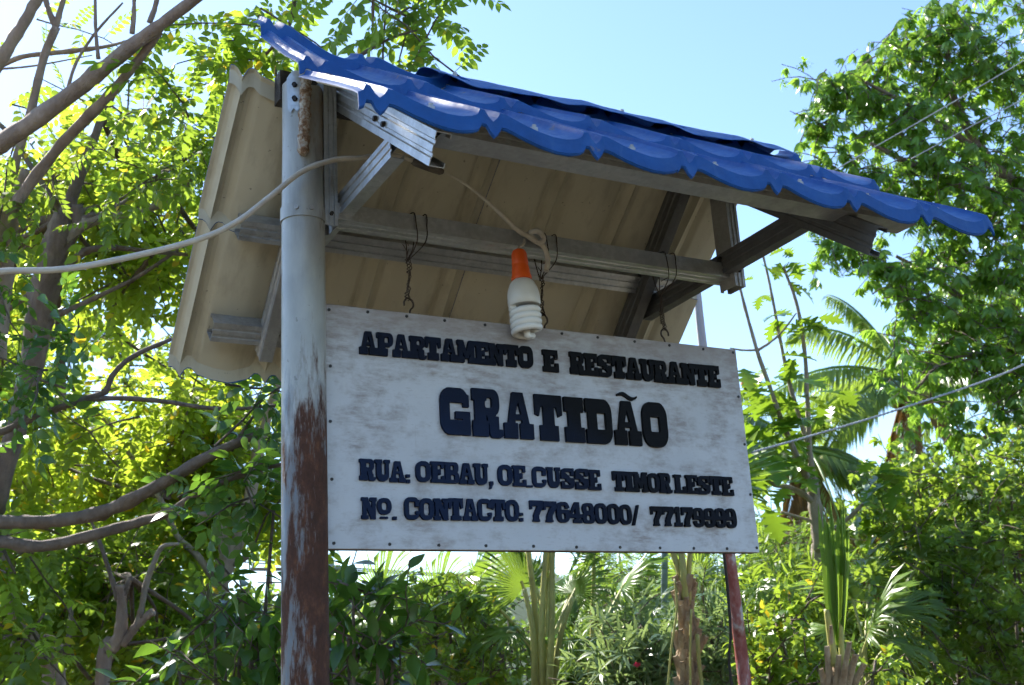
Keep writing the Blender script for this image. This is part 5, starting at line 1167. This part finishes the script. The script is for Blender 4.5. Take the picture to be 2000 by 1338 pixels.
# ---- trees closing the view behind
def back_tree(label, cx, dep, bl, mat, T=TB, sz=(.10, .16), gap=.12):
    S = thing('background_tree', label, 'tree', foot(cx, 1338, dep), 'trees closing the view'); base = np.array(S.location)
    top = pt(cx, min(q[1] for q in bl)+60, dep); limb(S, [(*base, .16), (*((base+top)/2), .11), (*top, .05)], 'bark_dark', 'trunk', 8, 5, True)
    reach(S, bl, [(base+top)/2, top], 'twig', .04)
    tw, p, d, u = sprays(bl, (.5, 1.1), gap, .15, .1); twigs(S, tw, .012)
    foliage(S, T, mat, p, d, u, rng.uniform(*sz, len(p)), 0)
def rb(x0, x1, y0, y1, d0, d1, k, rx=110, ry=70, n_=12): return [(random.uniform(x0, x1), random.uniform(y0, y1), rx, ry, random.uniform(d0, d1), .8, n_) for _ in range(k)]
back_tree('yellow green tree far behind the dark forked trunk', 120, 13, rb(-150, 420, 520, 900, 12, 15, 6, n_=8) + rb(-100, 400, 900, 1338, 12, 14, 6), 'leaf_left')
back_tree('green tree far behind the pale forked trunk', 400, 14, rb(250, 500, 660, 1000, 13, 15, 4, n_=7) + rb(200, 480, 1000, 1338, 13, 15, 6), 'leaf_left')
back_tree('far green tree low behind the post foot', 640, 18, rb(480, 820, 1190, 1340, 17, 19, 10, 90, 50), 'leaf_bush')
back_tree('far green tree low behind the middle fan palm', 980, 17, rb(820, 1180, 1200, 1340, 16, 18, 12, 90, 50), 'leaf_fine')
back_tree('far green tree behind the booted palm trunk', 1300, 16, rb(1150, 1480, 1140, 1340, 15, 17, 14, 90, 50), 'leaf_bush')
back_tree('far green tree behind the breadfruit and spear palm', 1600, 15, rb(1460, 1760, 1010, 1340, 14, 16, 20, 90, 60), 'leaf_bush')
back_tree('far green tree behind the dense corner bush', 1900, 14, rb(1740, 2150, 960, 1340, 13, 15, 20, 100, 70), 'leaf_bush')

# ------------------------------------------------------------------ poles and overhead lines
P = [(1456, 1345, 4.85, 26), (1440, 1210, 4.85, 25), (1425, 1090, 4.85, 24), (1398, 880, 4.85, 20), (1372, 670, 4.88, 17), (1362, 575, 4.88, 15), (1352, 490, 4.88, 14)]
rp = thing('leaning_pole', 'leaning red painted metal pole rising behind the sign', 'pole', foot(1462, 1345, 4.85)); base = np.array(rp.location)
limb(rp, [(*base, .028)]+[(*pt(a, b_, c_), w*c_/F/2) for a, b_, c_, w in P], 'redpole', 'pipe', 14, 5, True, 0)
q = pt(1352, 490, 4.88); b = MB(); b.tube([q+np.array([0, 0, z]) for z in (-.02, .0, .012)], [.018, .018, .009], 12); build(b, 'pipe_cap', 'whitepole', rp)
gp = thing('grey_pole', 'thin blue grey pipe standing behind the booted palm', 'pole', foot(1303, 1345, 7.5)); base = np.array(gp.location)
limb(gp, [(*base, .022), (*pt(1302, 1250, 7.5), .022), (*pt(1298, 1085, 7.5), .021), (*pt(1292, 900, 7.5), .02)], 'greypole', 'pipe', 12, 4, True, 0)
q = pt(1292, 900, 7.5); b = MB(); b.tube([q+np.array([0, 0, z]) for z in (-.02, .01, .018)], [.024, .024, .012], 12); build(b, 'pipe_cap', 'greypole', gp)
def line(label, P, w, mat, twist=False, name='overhead_cable', grp='overhead cables'):
    S = thing(name, label, 'cable', pt(*P[0]), grp); pp = catmull([pt(*q) for q in P], 14)
    if twist:
        for k in (0, 1):
            b = MB(); qq = [p_+w*.6*(np.array([0, 0, 1])*math.cos(i*1.15+k*math.pi)+unit(FW)*math.sin(i*1.15+k*math.pi)) for i, p_ in enumerate(catmull(pp, 3))]; b.tube(qq, w*.75, 5); build(b, 'strand', mat, S, True, None)
    else:
        b = MB(); b.tube(pp, w, 6); build(b, 'strand', mat, S, True, None)
line('twisted grey cable slanting up from behind the sign edge', [(1380, 905, 6.0), (1465, 884, 6.0), (1560, 858, 6.1), (1680, 823, 6.2), (1800, 785, 6.4), (1920, 745, 6.6), (2000, 712, 6.8), (2200, 620, 7.2)], .0055, 'grey_cable', True)
line('upper thin cable crossing the tall green tree', [(1560, 375, 8.4), (1660, 315, 8.4), (1800, 235, 8.5), (1950, 148, 8.6), (2010, 112, 8.7), (2200, 0, 8.9)], .0042, 'grey_cable')
line('lower thin cable crossing the tall green tree', [(1780, 310, 8.6), (1900, 245, 8.7), (2000, 193, 8.8), (2200, 85, 9)], .0038, 'grey_cable')
line('black cable running down beside the leaning red pole', [(1408, 1040, 4.75), (1418, 1120, 4.75), (1427, 1230, 4.75), (1424, 1290, 4.75), (1432, 1360, 4.75)], .006, 'black_cable')
# far utility pole seen past the post foot
up_ = thing('utility_pole', 'tiny distant utility pole with a cross arm left of the post', 'pole', foot(526, 1338, 40)); base = np.array(up_.location); tp = pt(526, 1098, 40)
b = MB(); b.tube([base, tp], [.14, .10], 10); build(b, 'pole_shaft', 'bark_dark', up_); c = pt(526, 1112, 40); b = MB(); b.box(c, 1.3, .12, .12, [RT, np.cross([0, 0, 1], RT), [0, 0, 1]]); build(b, 'cross_arm', 'bark_dark', up_)
for s in (-.55, .55): b = MB(); q = c+RT*s; b.tube([q, q+np.array([0, 0, .22])], [.06, .04], 8); build(b, 'insulator', 'bark_dark', up_)
for k, s in enumerate((-.55, .55)):
    q = c+RT*s+np.array([0, 0, .22]); S = thing('power_line', ('left' if k == 0 else 'right')+' wire of the tiny distant utility pole', 'cable', q, 'wires of the distant pole'); b = MB(); b.tube(catmull([q-RT*9+FW*3+np.array([0, 0, .3]), q, q+RT*9-FW*2+np.array([0, 0, -.2])], 6), .03, 5); build(b, 'strand', 'black_cable', S, True, None)
